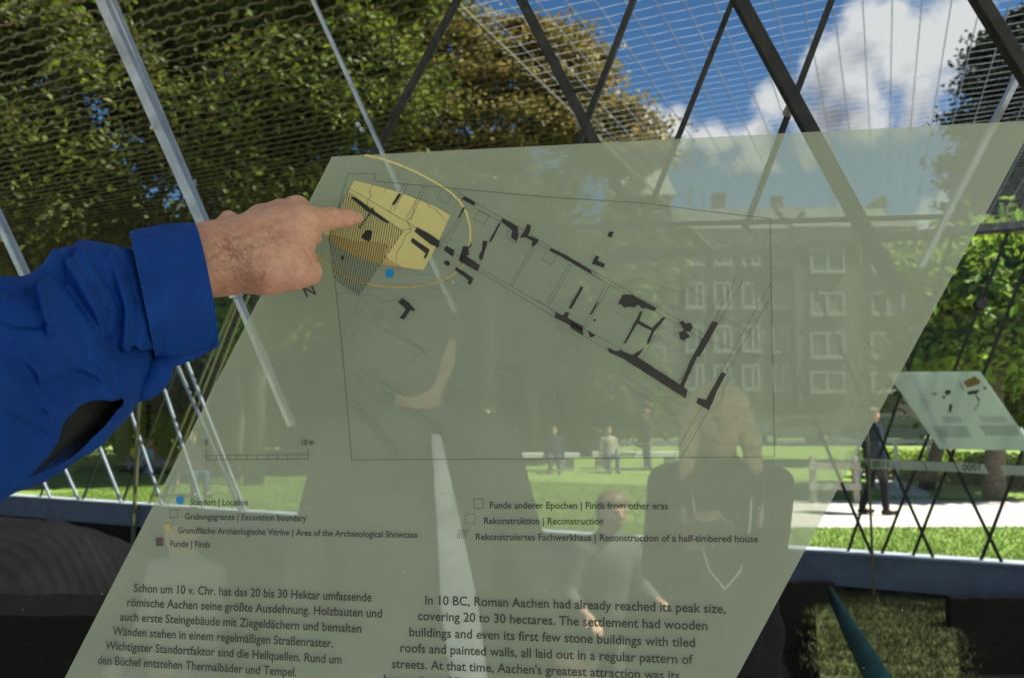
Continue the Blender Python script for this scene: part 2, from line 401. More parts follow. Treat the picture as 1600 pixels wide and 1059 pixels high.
# ------------------------------------------------------------------ trees
mat('bark', (0.09, 0.075, 0.055), 0.9, scale=14, var=0.4, bump=0.8, bscale=30)
mat('leaf_dark', (0.052, 0.064, 0.012), 0.6, scale=.8, trans=0.5, island=0.55, col2=(0.15, 0.17, 0.020))
mat('leaf_mid', (0.060, 0.085, 0.014), 0.6, scale=.8, trans=0.5, island=0.45, col2=(0.15, 0.17, 0.022))
mat('leaf_bright', (0.11, 0.19, 0.025), 0.55, scale=.8, trans=0.55, island=0.35, col2=(0.30, 0.40, 0.04))
mat('leaf_rust', (0.12, 0.11, 0.026), 0.6, scale=1.0, trans=0.4, island=0.35, col2=(0.26, 0.19, 0.05))
mat('leaf_conifer', (0.012, 0.018, 0.010), 0.7, scale=1.5, trans=0.1, island=0.3, col2=(0.025, 0.035, 0.015))
def tree(name, label, base, crown, m, n=26000, leaf=0.14, trunk_r=0.22, clumps=90, csig=0.55, group=None, layered=False, cat='tree'):
    base = Vector(base); t = empty(name, base, label, cat, group)
    cs = []
    for (c, r) in crown:
        k = max(4, int(clumps * (r[0] * r[1] * r[2]) ** (1 / 3.) / sum((q[1][0] * q[1][1] * q[1][2]) ** (1 / 3.) for q in crown)))
        for _ in range(k):
            d = RNG.normal(size=3); d /= np.linalg.norm(d); rad = RNG.uniform(.45, 1.0) ** .6
            cs.append(np.array(c) + d * rad * np.array(r))
    cs = np.array(cs); top = cs[:, 2].max()
    mid = Vector(crown[0][0])
    b = MB(); tp = [base, base.lerp(mid, .35) + Vector((.1, .05, 0)), base.lerp(mid, .7), mid + Vector((0, 0, crown[0][1][2] * .3))]
    b.tube(tp, [trunk_r, trunk_r * .8, trunk_r * .6, trunk_r * .3], 9); b.build('trunk', 'bark', t, smooth=True)
    lb = MB()
    for c in cs[RNG.permutation(len(cs))[:14]]:
        f_ = random.uniform(.45, .9); s_ = tp[0].lerp(tp[3], f_); e = Vector(c)
        lb.tube([s_, s_.lerp(e, .5) + Vector((0, 0, .25)), e], [trunk_r * .35, trunk_r * .2, trunk_r * .06], 6)
    lb.build('limbs', 'bark', t, smooth=True)
    ci = RNG.integers(0, len(cs), n)
    sg = RNG.uniform(.5, 1.25, len(cs))[ci] * csig
    off_ = RNG.normal(size=(n, 3)) * sg[:, None] * (np.array([1.25, 1.25, .32]) if layered else np.array([1, 1, .75]))
    P = cs[ci] + off_
    P[:, 2] = np.maximum(P[:, 2], base.z + .05)
    nrm = RNG.normal(size=(n, 3)) + (np.array([0, 0, .9])); nrm /= np.linalg.norm(nrm, axis=1)[:, None]
    a = np.cross(nrm, RNG.normal(size=(n, 3))); a /= np.linalg.norm(a, axis=1)[:, None]; bb = np.cross(nrm, a)
    sz = RNG.uniform(.6, 1.25, n)[:, None] * leaf
    V = np.stack([P - a * sz, P + bb * sz * .55 + nrm * sz * .15, P + a * sz, P - bb * sz * .55 + nrm * sz * .15], 1)
    obj('crown', V.reshape(-1, 3), np.arange(4 * n).reshape(n, 4), m, t)
    return t
def ctr(px, py, y): return tuple(at_y(px, py, y))
def base_of(px, y): v = at_y(px, 640, y); return (v.x, v.y, 0)
tree('broadleaf_tree', 'huge dark olive tree behind the roof mesh, leftmost in the photo', base_of(60, 17),
     [(ctr(90, 120, 17), (3.2, 2.6, 3.4)), (ctr(-120, 60, 17), (3, 2.5, 3.6)), (ctr(120, -120, 17), (3.4, 2.6, 2.4)), (ctr(70, 330, 17), (2.8, 2, 1.5)), (ctr(-60, 230, 17), (3, 2.4, 2.4)), (ctr(30, -60, 17), (3.4, 2.4, 2))], 'leaf_dark', n=120000, leaf=.105, clumps=170, csig=.48)
tree('broadleaf_tree', 'tall green tree between the two silver struts, lit on its left side', base_of(400, 18),
     [(ctr(400, 120, 18), (2.6, 2.4, 3.4)), (ctr(520, 40, 18), (2.2, 2, 2.6)), (ctr(360, -60, 18), (2.8, 2.4, 2.2)), (ctr(430, 330, 18), (2.4, 2, 1.6)), (ctr(560, 150, 18), (1.8, 1.8, 2.2)), (ctr(240, 40, 18), (2.4, 2, 2.4)), (ctr(560, -60, 18), (2, 2, 1.6))], 'leaf_mid', n=110000, leaf=.105, clumps=140, csig=.48)
tree('maple_tree', 'rust tinged maple with sky showing through, middle of the photo', base_of(760, 21),
     [(ctr(760, 170, 21), (2.6, 2.0, 2.2)), (ctr(860, 110, 21), (1.6, 1.4, 1.4)), (ctr(930, 215, 21), (1.5, 1.4, .9)), (ctr(690, 90, 21), (1.5, 1.5, 1.6)), (ctr(720, 300, 21), (2.6, 2, 1.4)), (ctr(640, 230, 21), (1.8, 1.6, 2.4)), (ctr(985, 245, 21), (.7, .8, .35))],
     'leaf_rust', n=80000, leaf=.095, clumps=170, csig=.34, layered=True)
tree('broadleaf_tree', 'green tree standing under the maple, seen through the grey green panel', base_of(840, 26),
     [(ctr(800, 400, 26), (4.4, 2.4, 3.4)), (ctr(940, 440, 26), (2.0, 2, 2.4)), (ctr(640, 430, 26), (3.6, 2, 3.4)), (ctr(500, 500, 26), (3.4, 2, 2.8))], 'leaf_mid', n=60000, leaf=.17, clumps=120)
tree('broadleaf_tree', 'shaded dark tree low behind the blue sleeve', base_of(200, 24),
     [(ctr(150, 420, 24), (4.4, 2, 2.6)), (ctr(330, 460, 24), (3.4, 2, 2.0)), (ctr(0, 480, 24), (4.4, 2, 2.4))], 'leaf_dark', n=36000, leaf=.17, clumps=120)
tree('conifer_tree', 'dark conifer silhouette at the right edge against the clouds', base_of(1690, 24),
     [(ctr(1650, 120, 24), (1.9, 1.8, 2.6)), (ctr(1560, 232, 24), (1.1, 1.0, .5)), (ctr(1620, 300, 24), (2.6, 2, 2.2)), (ctr(1590, 180, 24), (1.6, 1.6, 1.2)), (ctr(1600, 270, 23.5), (1.4, 1.2, 1.8)), (ctr(1590, 350, 23.5), (1.6, 1.2, 1.2)), (ctr(1570, 110, 24), (.8, .8, .8)), (ctr(1640, 440, 24), (3.2, 2, 1.8)), (ctr(1515, 400, 24), (.8, .8, 1.0))],
     'leaf_conifer', n=130000, leaf=.12, clumps=280, csig=.30, layered=True)
tree('maple_tree', 'bright yellow green maple below the mesh roof edge on the right', base_of(1545, 15),
     [(ctr(1545, 430, 15), (1.6, 1.2, 1.0)), (ctr(1530, 490, 15), (.8, 1, .8)), (ctr(1640, 470, 15), (1.4, 1.2, 1.1)), (ctr(1560, 540, 15), (1.6, 1.2, .7))], 'leaf_bright', n=32000, leaf=.11, clumps=110, csig=.34, trunk_r=.2)
tree('broadleaf_tree', 'mid green tree between the second panel and the right edge of the large panel', base_of(1440, 17),
     [(ctr(1500, 530, 17), (.8, 1.2, .8)), (ctr(1510, 570, 17), (1.5, 1.2, .9)), (ctr(1600, 590, 17), (1.6, 1.2, .9))], 'leaf_mid', n=14000, leaf=.10, clumps=60, csig=.3, trunk_r=.16)
tree('broadleaf_tree', 'pale green tree peeping out below the pointing hand', base_of(370, 19),
     [(ctr(370, 495, 19), (1.5, 1.2, .8)), (ctr(300, 500, 19), (1.3, 1, .8))], 'leaf_bright', n=7000, leaf=.10, clumps=40, csig=.3, trunk_r=.14)
tree('broadleaf_tree', 'wide low tree mass behind the resting people, left of the maple trunk', base_of(520, 30),
     [(ctr(520, 560, 30), (4.6, 1.6, 2.6)), (ctr(400, 580, 30), (3.6, 1.6, 2.2))], 'leaf_dark', n=34000, leaf=.2, clumps=90, csig=.6)
tree('broadleaf_tree', 'wide low tree mass behind the stone benches, right of the maple trunk', base_of(820, 31),
     [(ctr(760, 560, 31), (4.6, 1.6, 2.8)), (ctr(920, 570, 31), (3.4, 1.6, 2.4)), (ctr(650, 580, 31), (3.2, 1.6, 2.4))], 'leaf_dark', n=40000, leaf=.2, clumps=100, csig=.6)
tree('broadleaf_tree', 'shaded low tree under the blue cuff', base_of(260, 27),
     [(ctr(250, 570, 27), (3.8, 1.6, 2.2)), (ctr(340, 570, 27), (2.4, 1.6, 2)), (ctr(130, 570, 27), (3.6, 1.6, 2.2))], 'leaf_dark', n=34000, leaf=.18, clumps=90, csig=.6)
# far shrubs close the horizon
for i in range(13):
    x = -38 + i * 7.4 + random.uniform(-1.5, 1.5); y = 56 + random.uniform(-3, 3) if x > 8 else 33 + random.uniform(-2, 2)
    if 6 < x < 34: continue
    hgt = random.uniform(2.2, 3.4)
    where = ['far left end', 'left of the seated group', 'behind the seated group', 'right of the seated group', 'behind the blue sleeve', 'behind the scale bar', 'behind the silver struts', 'behind the dark jacketed man', 'behind the maple trunk', 'beside the terraces', 'beside the road', 'beyond the railing', 'far right end'][i]
    tree('shrub', 'round dark green shrub far across the lawn, ' + where, (x, y, 0), [((x, y, hgt * .5), (3.6, 1.6, hgt * .5)), ((x + 2, y, hgt * .4), (2.4, 1.4, hgt * .4))],
         'leaf_mid' if i % 2 else 'leaf_dark', n=3600, leaf=.22, clumps=30, trunk_r=.1, group='shrubs across the lawn', cat='shrub')
# hedge strip right
hv = empty('hedge', at_z(1480, 760, 0), 'low clipped hedge behind the strip of dates', 'hedge')
n = 26000; t_ = RNG.uniform(0, 1, n); A_ = np.array(at_z(1362, 745, 0)); B_ = np.array(at_z(1720, 768, 0))
P = A_ + (B_ - A_) * t_[:, None] + RNG.normal(0, .28, (n, 3)) * [1, 1, 0]; P[:, 2] = RNG.uniform(0, 1, n) ** .7 * (0.62 + .1 * np.sin(t_ * 25))
nr = RNG.normal(size=(n, 3)); a = np.cross(nr, RNG.normal(size=(n, 3))); a /= np.linalg.norm(a, axis=1)[:, None]; b_ = np.cross(a, nr); b_ /= np.linalg.norm(b_, axis=1)[:, None]
V = np.stack([P - a * .05, P + b_ * .03, P + a * .05, P - b_ * .03], 1)
obj('foliage', V.reshape(-1, 3), np.arange(4 * n).reshape(n, 4), 'leaf_bright', hv)

# ------------------------------------------------------------------ buildings beyond
mat('render_brown', (0.075, 0.068, 0.052), 0.9, scale=1.2, var=0.12, bump=0.1)
mat('render_brown2', (0.085, 0.078, 0.062), 0.9, scale=1.2, var=0.12, bump=0.1)
mat('roof_slate', (0.055, 0.05, 0.045), 0.8, scale=5, var=0.25, bump=0.3)
mat('window_white', (0.26, 0.26, 0.25), 0.5, var=0.05)
mat('window_dark', (0.07, 0.08, 0.085), 0.15, var=0.3)
mat('curtain', (0.13, 0.13, 0.125), 0.8, var=0.1)
mat('slate_pale', (0.34, 0.35, 0.34), 0.8, scale=6, var=0.2)
def window(parent, x0, x1, z0, z1, y, double):
    w = MB(); cx, cz = (x0 + x1) / 2, (z0 + z1) / 2; b = .14
    for c, s_ in (((cx, y - .05, z1 - b / 2), (x1 - x0, .14, b)), ((cx, y - .05, z0 + b / 2), (x1 - x0, .14, b)), ((x0 + b / 2, y - .05, cz), (b, .14, z1 - z0 - 2 * b)), ((x1 - b / 2, y - .05, cz), (b, .14, z1 - z0 - 2 * b)), ((cx if double else x0 + (x1 - x0) * .62, y - .04, cz), (b * 1.1, .12, z1 - z0 - 2 * b))):
        w.box(c, s_)
    fr = w.build('window', 'window_white', parent)
    MB().box((cx, y - .015, cz), (x1 - x0 - 2 * b - .02, .03, z1 - z0 - 2 * b - .02)).build('pane', 'window_dark' if random.random() < .6 else 'curtain', fr)
    MB().box((cx, y - .12, z0 - .08), (x1 - x0 + .2, .24, .10)).build('sill', 'window_white', fr)
def block(name, label, px0, px1, Y, eaves_py, ridge_py, wallmat, cols, rows, depth=9, gable=False):
    x0 = at_y(px0, eaves_py, Y).x; x1 = at_y(px1, eaves_py, Y).x; ze = at_y(px0, eaves_py, Y).z; zr = at_y(px0, ridge_py, Y + 3).z
    t = empty(name, ((x0 + x1) / 2, Y + depth / 2, 0), label, 'building')
    MB().box(((x0 + x1) / 2, Y + depth / 2, ze / 2), (x1 - x0, depth, ze)).build('wall', wallmat, t)
    m2 = MB()
    hip = 2.2 if gable else 0
    a_ = [(x0 - .2, Y - .35, ze), (x1 + .2, Y - .35, ze), (x1 + .2, Y + depth + .3, ze), (x0 - .2, Y + depth + .3, ze), (x0, Y + 3, zr), (x1 - hip, Y + 3, zr), (x1 - hip, Y + depth - 3, zr), (x0, Y + depth - 3, zr)]
    m2.v += [Vector(q) for q in a_]; m2.f += [(0, 1, 5, 4), (1, 2, 6, 5), (2, 3, 7, 6), (3, 0, 4, 7), (4, 5, 6, 7), (3, 2, 1, 0)]
    rf = m2.build('roof', 'roof_slate', t)
    MB().box(((x0 + x1) / 2, Y - .42, ze - .02), (x1 - x0 + .4, .14, .16)).build('gutter', 'slate_pale', t)
    for (c0, c1, dbl) in cols:
        for (r0, r1) in rows:
            p0 = at_y(c0, r1, Y); p1 = at_y(c1, r0, Y)
            if p0.z > .5: window(t, p0.x, p1.x, p0.z, p1.z, Y, dbl)
    return t, rf, (x0, x1, ze, zr)
rowsL = [(383, 414), (441, 481), (509, 549), (570, 608)]
rowsR = [(389, 425), (457, 491), (519, 558), (580, 612)]
tL, rL, dL = block('apartment_building', 'long brown apartment block with small single windows and two chimneys', 1043, 1236, 52, 357, 326, 'render_brown',
                   [(1071, 1099, False), (1115, 1142, False), (1159, 1186, False), (1206, 1233, False)], rowsL)
tR, rR, dR = block('apartment_building', 'brown apartment block with wide double windows and a stepped chimney', 1238, 1433, 51.5, 354, 324, 'render_brown2',
                   [(1266, 1318, True), (1361, 1411, True)], rowsR, gable=True)
def chim(px0, px1, py, parent, Y=55.5):
    a = at_y(px0, py, Y); b = at_y(px1, py, Y); z0 = at_y(px0, 345, Y).z
    MB().box(((a.x + b.x) / 2, Y, (a.z + z0) / 2), (b.x - a.x, .8, a.z - z0)).box(((a.x + b.x) / 2, Y, a.z + .06), (b.x - a.x + .15, .95, .12)).build('chimney', 'roof_slate', parent)
chim(1114, 1131, 307, tL); chim(1207, 1220, 311, tL)
pts = [at_y(px, py, 55) for px, py in ((1346, 335), (1349, 327), (1384, 302), (1386, 335))]
MB().prism(pts, (0, 1.2, 0)).build('chimney', 'roof_slate', tR)
for px, py0 in ((1278, 350), (1363, 350)):
    a = at_y(px, py0, 51.9); MB().box((a.x, 52.4, a.z + .5), (1.7, 1.2, 1.0)).build('dormer', 'slate_pale', tR)
for px, py, tp, hz in ((1078, 292, tL, 22), (1098, 293, tL, 0), (1301, 290, tR, 18)):
    a = at_y(px, py, 55); m_ = MB().tube([(a.x, 55, 13.8), (a.x, 55, a.z)], .05, 5)
    if hz:
        for k in range(4): m_.box((a.x, 55, a.z - .3 - k * .28), (hz * .044 * (1 - .12 * k), .04, .04))
    m_.build('antenna', 'steel_dark', tp)
# slate gabled house at left of the blocks
hx0, hx1 = at_y(962, 300, 50).x, at_y(1048, 300, 50).x
t = empty('gabled_house', ((hx0 + hx1) / 2, 54, 0), 'pale slate roofed house with one dormer, left of the apartment blocks', 'house')
ze = at_y(1000, 306, 50).z; zr = at_y(1000, 258, 50).z
MB().box(((hx0 + hx1) / 2, 54, ze / 2), (hx1 - hx0, 8, ze)).build('wall', 'render_brown', t)
MB().prism([Vector((hx0 - .3, 50 - .3, ze)), Vector((hx1 + .3, 50 - .3, ze)), Vector((hx1 - .5, 50, zr)), Vector((hx0 + .2, 50, zr))], (0, 8, 0)).build('roof', 'slate_pale', t)
a = at_y(987, 290, 49.6); b = at_y(1011, 272, 49.6)
f_ = MB().box(((a.x + b.x) / 2, 49.75, (a.z + b.z) / 2), (b.x - a.x, .5, b.z - a.z)).build('dormer', 'window_white', t)
MB().box(((a.x + b.x) / 2, 49.48, (a.z + b.z) / 2), (b.x - a.x - .3, .05, b.z - a.z - .25)).build('pane', 'window_dark', f_)
for c0 in (975, 1015):
    for r0 in (330, 400, 470, 540):
        p0 = at_y(c0, r0 + 34, 50); p1 = at_y(c0 + 24, r0, 50); window(t, p0.x, p1.x, p0.z, p1.z, 50, False)
# flat roofed annex at right
ax0, ax1 = at_y(1436, 470, 56).x, at_y(1620, 470, 56).x; az = at_y(1450, 460, 56).z
t = empty('flat_roofed_building', ((ax0 + ax1) / 2, 60, 0), 'low flat roofed building right of the apartment blocks', 'building')
MB().box(((ax0 + ax1) / 2, 60, az / 2), (ax1 - ax0, 8, az)).build('wall', 'render_brown2', t)
MB().box(((ax0 + ax1) / 2, 60, az + .12), (ax1 - ax0 + .4, 8.4, .24)).build('roof', 'roof_slate', t)
for c0 in (1446, 1500):
    for r0 in (478, 530, 582):
        p0 = at_y(c0, r0 + 26, 56); p1 = at_y(c0 + 34, r0, 56); window(t, p0.x, p1.x, p0.z, p1.z, 56, True)
# ------------------------------------------------------------------ pavilion roof mesh
mat('mesh_olive', (0.075, 0.070, 0.025), 0.6, metal=0.1, scale=3, var=0.25)
mat('wire_white', (0.30, 0.32, 0.35), 0.5, scale=4, trans=0.75, var=0.1)
roof = empty('mesh_roof', RP(4, 6, CEIL), 'flat pavilion roof of fine metal mesh rows above the lawn', 'roof')
R_SPLIT = (lambda q: q.dot(ER))(ray_plane(700, 0, Vector((0, 0, CEIL)), EZ))
def at_ceil(px, py): return ray_plane(px, py, Vector((0, 0, CEIL)), EZ)
def row_strip(v, f, p, r0, r1, amp, w, step, zz, jit=0.0):
    k = len(v); n = int((r1 - r0) / step)
    for i in range(n + 1):
        r = r0 + i * step; pp = p + amp * (1 if i % 2 else -1)
        ww = w * (1.0 if i % 2 else .55)
        v.append(RP(r, pp - ww / 2, zz)); v.append(RP(r, pp + ww / 2, zz - w * .5))
        if i: f.append((k + 2 * i - 2, k + 2 * i - 1, k + 2 * i + 1, k + 2 * i))
v, f = [], []
p = 2.25
while p < P_WALL:
    row_strip(v, f, p, R_SPLIT, 15.5, .010, .012, .055, CEIL); p += .094
obj('expanded_mesh', v, f, 'mesh_olive', roof, kind='stuff')
v, f = [], []; p = 2.25
while p < P_WALL:
    row_strip(v, f, p, -7, R_SPLIT, .003, .0022, .09, CEIL); p += .094
obj('fine_wire_rows', v, f, 'wire_white', roof, kind='stuff')
m_ = MB(); r = -7
while r < R_SPLIT:
    m_.box(RP(r, (2.25 + P_WALL) / 2, CEIL + .012), (.005, P_WALL - 2.25, .003), (ER, EP, EZ)); r += .13
m_.build('fine_wire_ribs', 'wire_white', roof, kind='stuff')
m_ = MB(); r = R_SPLIT
while r < R_SPLIT + .1:
    m_.box(RP(r, (2.25 + P_WALL) / 2, CEIL + .03), (.012, P_WALL - 2.25, .02), (ER, EP, EZ)); r += .62
m_.build('mesh_bearers', 'mesh_olive', roof, kind='stuff')
MB().box(RP(4.2, P_WALL - .03, CEIL + .03), (23, .10, .10), (ER, EP, EZ)).build('roof_edge', 'steel_dark', roof)
# added unseen canopy to keep the sun off arm and panel
cn = empty('sunblocker', RP(0, 0, CEIL), 'added unseen canopy over the viewer beside the mesh roof', 'sunblocker')
mat('sunblocker_white', (0.72, 0.71, 0.68), .6, var=.04)  # white underside added to bounce light onto the panel
MB().box(RP(-0.75, 0.6, CEIL + .12), (5.5, 3.2, .16), (ER, EP, EZ)).build('sunblocker_slab', 'sunblocker_white', cn)

MB().box(RP(-1.1, 2.72, CEIL + .121), (4.6, 1.02, .15), (ER, EP, EZ)).build('sunblocker_slab', 'sunblocker_white', cn)  # second slab added to shade the figures behind the panel
# ------------------------------------------------------------------ far wall: struts, glass, strip of dates
wl = empty('lattice_wall', RP(0, P_WALL, 0), 'far glass wall of thin crossing steel struts standing on the plinth beam', 'wall')
def wall_strut(x0, y0, x1, y1, w, m, off=0.0, top=None):
    a = on_wall(x0, y0, off); b = on_wall(x1, y1, off)
    if top is None:
        d = b - a; s0 = (0.035 - a.z) / d.z; s1 = (CEIL - .03 - a.z) / d.z; a, b = a + d * s0, a + d * s1
    MB().bar(a, b, w, .03, EP).build('strut', m, wl)
for i, q in enumerate(((1455, 864, 1396, 731), (1565, 878, 1494, 731), (1357, 854, 1305, 731))):
    wall_strut(*q, .035, 'steel_dark', off=-.02)
for i, q in enumerate(((1430, 858, 1472, 750), (1384, 849, 1423, 750), (1533, 873, 1580, 750), (1330, 845, 1345, 800))):
    wall_strut(*q, .032, 'steel_dark', off=.02)
for q in ((248, 581, 278, 673), (291, 563, 309, 609), (279, 575, 299, 621), (206, 649, 222, 696), (160, 708, 188, 780), (102, 734, 123, 780), (60, 734, 80, 780)):
    wall_strut(*q, .045, 'steel_pale', off=-.02)  # pale tone puts sunlight into the colour of these struts
for q in ((160, 704, 130, 778), (238, 669, 199, 765), (300, 669, 262, 765), (90, 704, 62, 778)):
    wall_strut(*q, .035, 'steel_dark', off=.02)
for q in ((345, 520, 322, 575), (372, 470, 345, 540), (385, 470, 352, 555)):
    wall_strut(*q, .028, 'steel_olive', off=.06)
a = on_wall(217, 640, -.1); MB().tube([(a.x, a.y, -.9), (a.x, a.y, 3.5)], .035, 8).build('mullion', 'steel_olive', wl)
a = on_wall(1356, 700, -.15); MB().tube([(a.x, a.y, -.9), (a.x, a.y, 3.5)], .016, 8).build('mullion', 'steel_olive', wl)
GLASS = glass_mat('clear_glass', (.98, .99, .985), .12); GLASS2 = glass_mat('clear_glass_far', (0.97, 0.99, 0.98), .6)
MB().box(RP(4, P_WALL, CEIL / 2), (23, .012, CEIL - .1), (ER, EP, EZ)).build('pane', GLASS2, wl)

mat('print_black', (0.012, 0.014, 0.010), 0.5, var=0.3)
mat('strip_ink', (0.30, 0.33, 0.26), 0.5, var=0.08)
FILM2 = film_mat('panel_ink_far', (0.80, 0.86, 0.74), .92)
FILM3 = film_mat('strip_film', (0.55, 0.58, 0.48), .85)
def text_mesh(body, m, name, parent, origin, xdir, ydir, width=None, height=None, cap='H', label=None, mirror=False):
    cu = bpy.data.curves.new(name, 'FONT'); cu.body = body; cu.resolution_u = 3; cu.size = 1.0
    cu.offset = 0.014
    o = bpy.data.objects.new('tmp', cu); COL.objects.link(o)
    bpy.context.view_layer.update(); dg = bpy.context.evaluated_depsgraph_get()
    me = bpy.data.meshes.new_from_object(o.evaluated_get(dg)); bpy.data.objects.remove(o)
    V = np.zeros(len(me.vertices) * 3); me.vertices.foreach_get('co', V); V = V.reshape(-1, 3)
    x0, x1 = V[:, 0].min(), V[:, 0].max()
    capH = 0.729 if not hasattr(text_mesh, 'cap') else text_mesh.cap
    sx = width / (x1 - x0); sy = height / capH
    Q = np.array(origin) + np.outer((V[:, 0] - x0) * sx, np.array(xdir)) + np.outer(V[:, 1] * sy, np.array(ydir))
    F_ = [tuple(pp.vertices) for pp in me.polygons]
    bpy.data.meshes.remove(me)
    return obj(name, Q, F_, m, parent, label=label)
_cu = bpy.data.curves.new('capm', 'FONT'); _cu.body = 'H'; _o = bpy.data.objects.new('capm', _cu); COL.objects.link(_o)
bpy.context.view_layer.update(); _me = bpy.data.meshes.new_from_object(_o.evaluated_get(bpy.context.evaluated_depsgraph_get()))
text_mesh.cap = max(vv.co.y for vv in _me.vertices); bpy.data.objects.remove(_o)

strip = empty('date_strip', RP(-.5, P_WALL - .05, 1.0), 'pale horizontal strip of mirrored dates on the far glass wall', 'sign')
def wq(px, py): return on_wall(px, py, -.05)
segs = [((1350, 716), (1396, 718), (1402, 733), (1358, 732)), ((1398, 718), (1440, 720), (1448, 735), (1404, 733)), ((1442, 720), (1490, 722), (1497, 737), (1450, 735)),
        ((1492, 722), (1537, 725), (1545, 740), (1499, 737)), ((1560, 726), (1640, 729), (1648, 745), (1568, 741))]
for sgm in segs: MB().prism([wq(*c) for c in sgm], EP * .006).build('strip_plate', FILM3, strip)
for txt, x0, x1, yb in (('1100', 1363, 1388, 729), ('1000', 1504, 1531, 734.5)):
    a = wq(x1, yb) - EP * .008; b = wq(x0, yb) - EP * .008
    text_mesh(txt, 'print_black', 'date', strip, a, (b - a).normalized(), (0, 0, 1), (b - a).length, 9.5 * 8.9 / F)

# second panel, on the far wall, seen from its back
p2 = empty('information_panel', on_wall(1490, 640, -.05), 'smaller pale slanted panel with ochre rectangle on the far glass wall', 'information panel')
def w2(px, py, o=0.0): return on_wall(px, py, -.05 - o)
MB().prism([w2(*c) for c in ((1385, 581), (1531, 580), (1618, 704), (1468, 701))], EP * .008).build('panel_sheet', FILM2, p2)
mat('ochre', (0.30, 0.17, 0.02), 0.5, var=0.1); mat('far_green', (0.06, 0.075, 0.04), 0.6, var=0.2); mat('far_line', (0.34, 0.37, 0.31), .6, var=.1)
def z8(x, y): return 1380 + x / 6.618, 560 + y / 6.618
def patch2(pts, m, name='print_patch'):
    MB().prism([w2(*z8(*c), .003) for c in pts], EP * .002).build(name, m, p2)
patch2([(825, 240), (945, 180), (1010, 240), (985, 265), (870, 302)], 'ochre', 'ochre_rectangle')
patch2([(630, 345), (655, 322), (695, 325), (700, 355), (670, 378), (640, 370)], 'far_green')
patch2([(605, 395), (625, 380), (645, 395), (630, 415)], 'far_green')
patch2([(780, 245), (800, 240), (835, 320), (810, 315)], 'far_line'); patch2([(865, 340), (990, 320), (985, 345), (955, 370), (1000, 425), (985, 445), (945, 365), (880, 375)], 'far_green')
patch2([(985, 450), (1000, 455), (945, 540), (930, 535)], 'far_line'); patch2([(685, 470), (715, 475), (700, 555), (675, 550)], 'far_green')
patch2([(500, 350), (550, 350), (550, 380), (505, 380)], 'far_line'); patch2([(1035, 295), (1065, 290), (1065, 315), (1040, 320)], 'far_green')
for k in range(4): patch2([(590 + k * 12, 600 + k * 17), (790 + k * 10, 602 + k * 17), (793 + k * 10, 608 + k * 17), (594 + k * 12, 606 + k * 17)], 'far_line', 'text_bar')
for k in range(4): patch2([(985 + k * 12, 600 + k * 17), (1260 + k * 10, 602 + k * 17), (1263 + k * 10, 608 + k * 17), (989 + k * 12, 606 + k * 17)], 'far_line', 'text_bar')
for k in range(7): patch2([(500 + k * 10, 700 + k * 17), (860 + k * 9, 702 + k * 17), (863 + k * 9, 709 + k * 17), (504 + k * 10, 707 + k * 17)], 'far_line', 'text_bar')
for k in range(6): patch2([(985 + k * 13, 690 + k * 18), (1370 + k * 9, 692 + k * 18), (1373 + k * 9, 700 + k * 18), (989 + k * 13, 698 + k * 18)], 'far_line', 'text_bar')

# railing behind strip
mat('white_paint', (0.72, 0.72, 0.70), 0.5, var=0.05)
rl = empty('railing', at_z(1420, 745, 0), 'white tube railing behind the hedge', 'railing')
Yr = 17.5
A_ = at_y(1340, 686, Yr); B_ = at_y(1455, 689, Yr); zt = B_.z
MB().tube([(A_.x - .8, Yr, zt), (B_.x, Yr, zt)], .055, 8).build('rail', 'white_paint', rl)
MB().tube([(B_.x + .8, Yr, zt - .1), (B_.x + 4.5, Yr, zt - .1)], .05, 8).build('rail', 'white_paint', rl)
for px in (1340, 1399, 1450, 1554, 1640):
    a = at_y(px, 690, Yr); MB().tube([(a.x, Yr + .001, 0), (a.x, Yr + .001, zt - .06)], .04, 8).build('post', 'white_paint', rl)
# timber bench / gate at left of the man
mat('grey_timber', (0.34, 0.32, 0.27), 0.8, scale=20, var=0.2)
bn = empty('timber_fence', at_z(1325, 780, 0), 'short grey timber fence on the lawn left of the walking man', 'fence')
Yb = 14.4
for px in (1270, 1336):
    a = at_y(px, 740, Yb); MB().box((a.x, Yb, .41), (.09, .09, .82)).build('post', 'grey_timber', bn)
x0, x1 = at_y(1262, 740, Yb).x, at_y(1342, 740, Yb).x
for z in (.30, .66): MB().box(((x0 + x1) / 2, Yb - .06, z), (x1 - x0, .03, .12)).build('rail', 'grey_timber', bn)
# low white wall lines across lawn (seen through the panel)
for i, (px0, px1, yy, lab) in enumerate(((730, 905, 22.5, 'low white stone bench across the lawn, left of the seated woman'), (925, 1060, 23.2, 'low white stone bench across the lawn, right of the seated woman'))):
    a, b = at_y(px0, 690, yy), at_y(px1, 690, yy)
    t = empty('stone_bench', ((a.x + b.x) / 2, yy, 0), lab, 'bench', 'stone benches across the lawn')
    MB().box(((a.x + b.x) / 2, yy, .42), (b.x - a.x, .5, .12)).build('seat', 'white_paint', t)
    for s_ in (-1, 1): MB().box(((a.x + b.x) / 2 + s_ * (b.x - a.x) * .4, yy, .18), (.3, .4, .36)).build('leg', 'slate_pale', t)

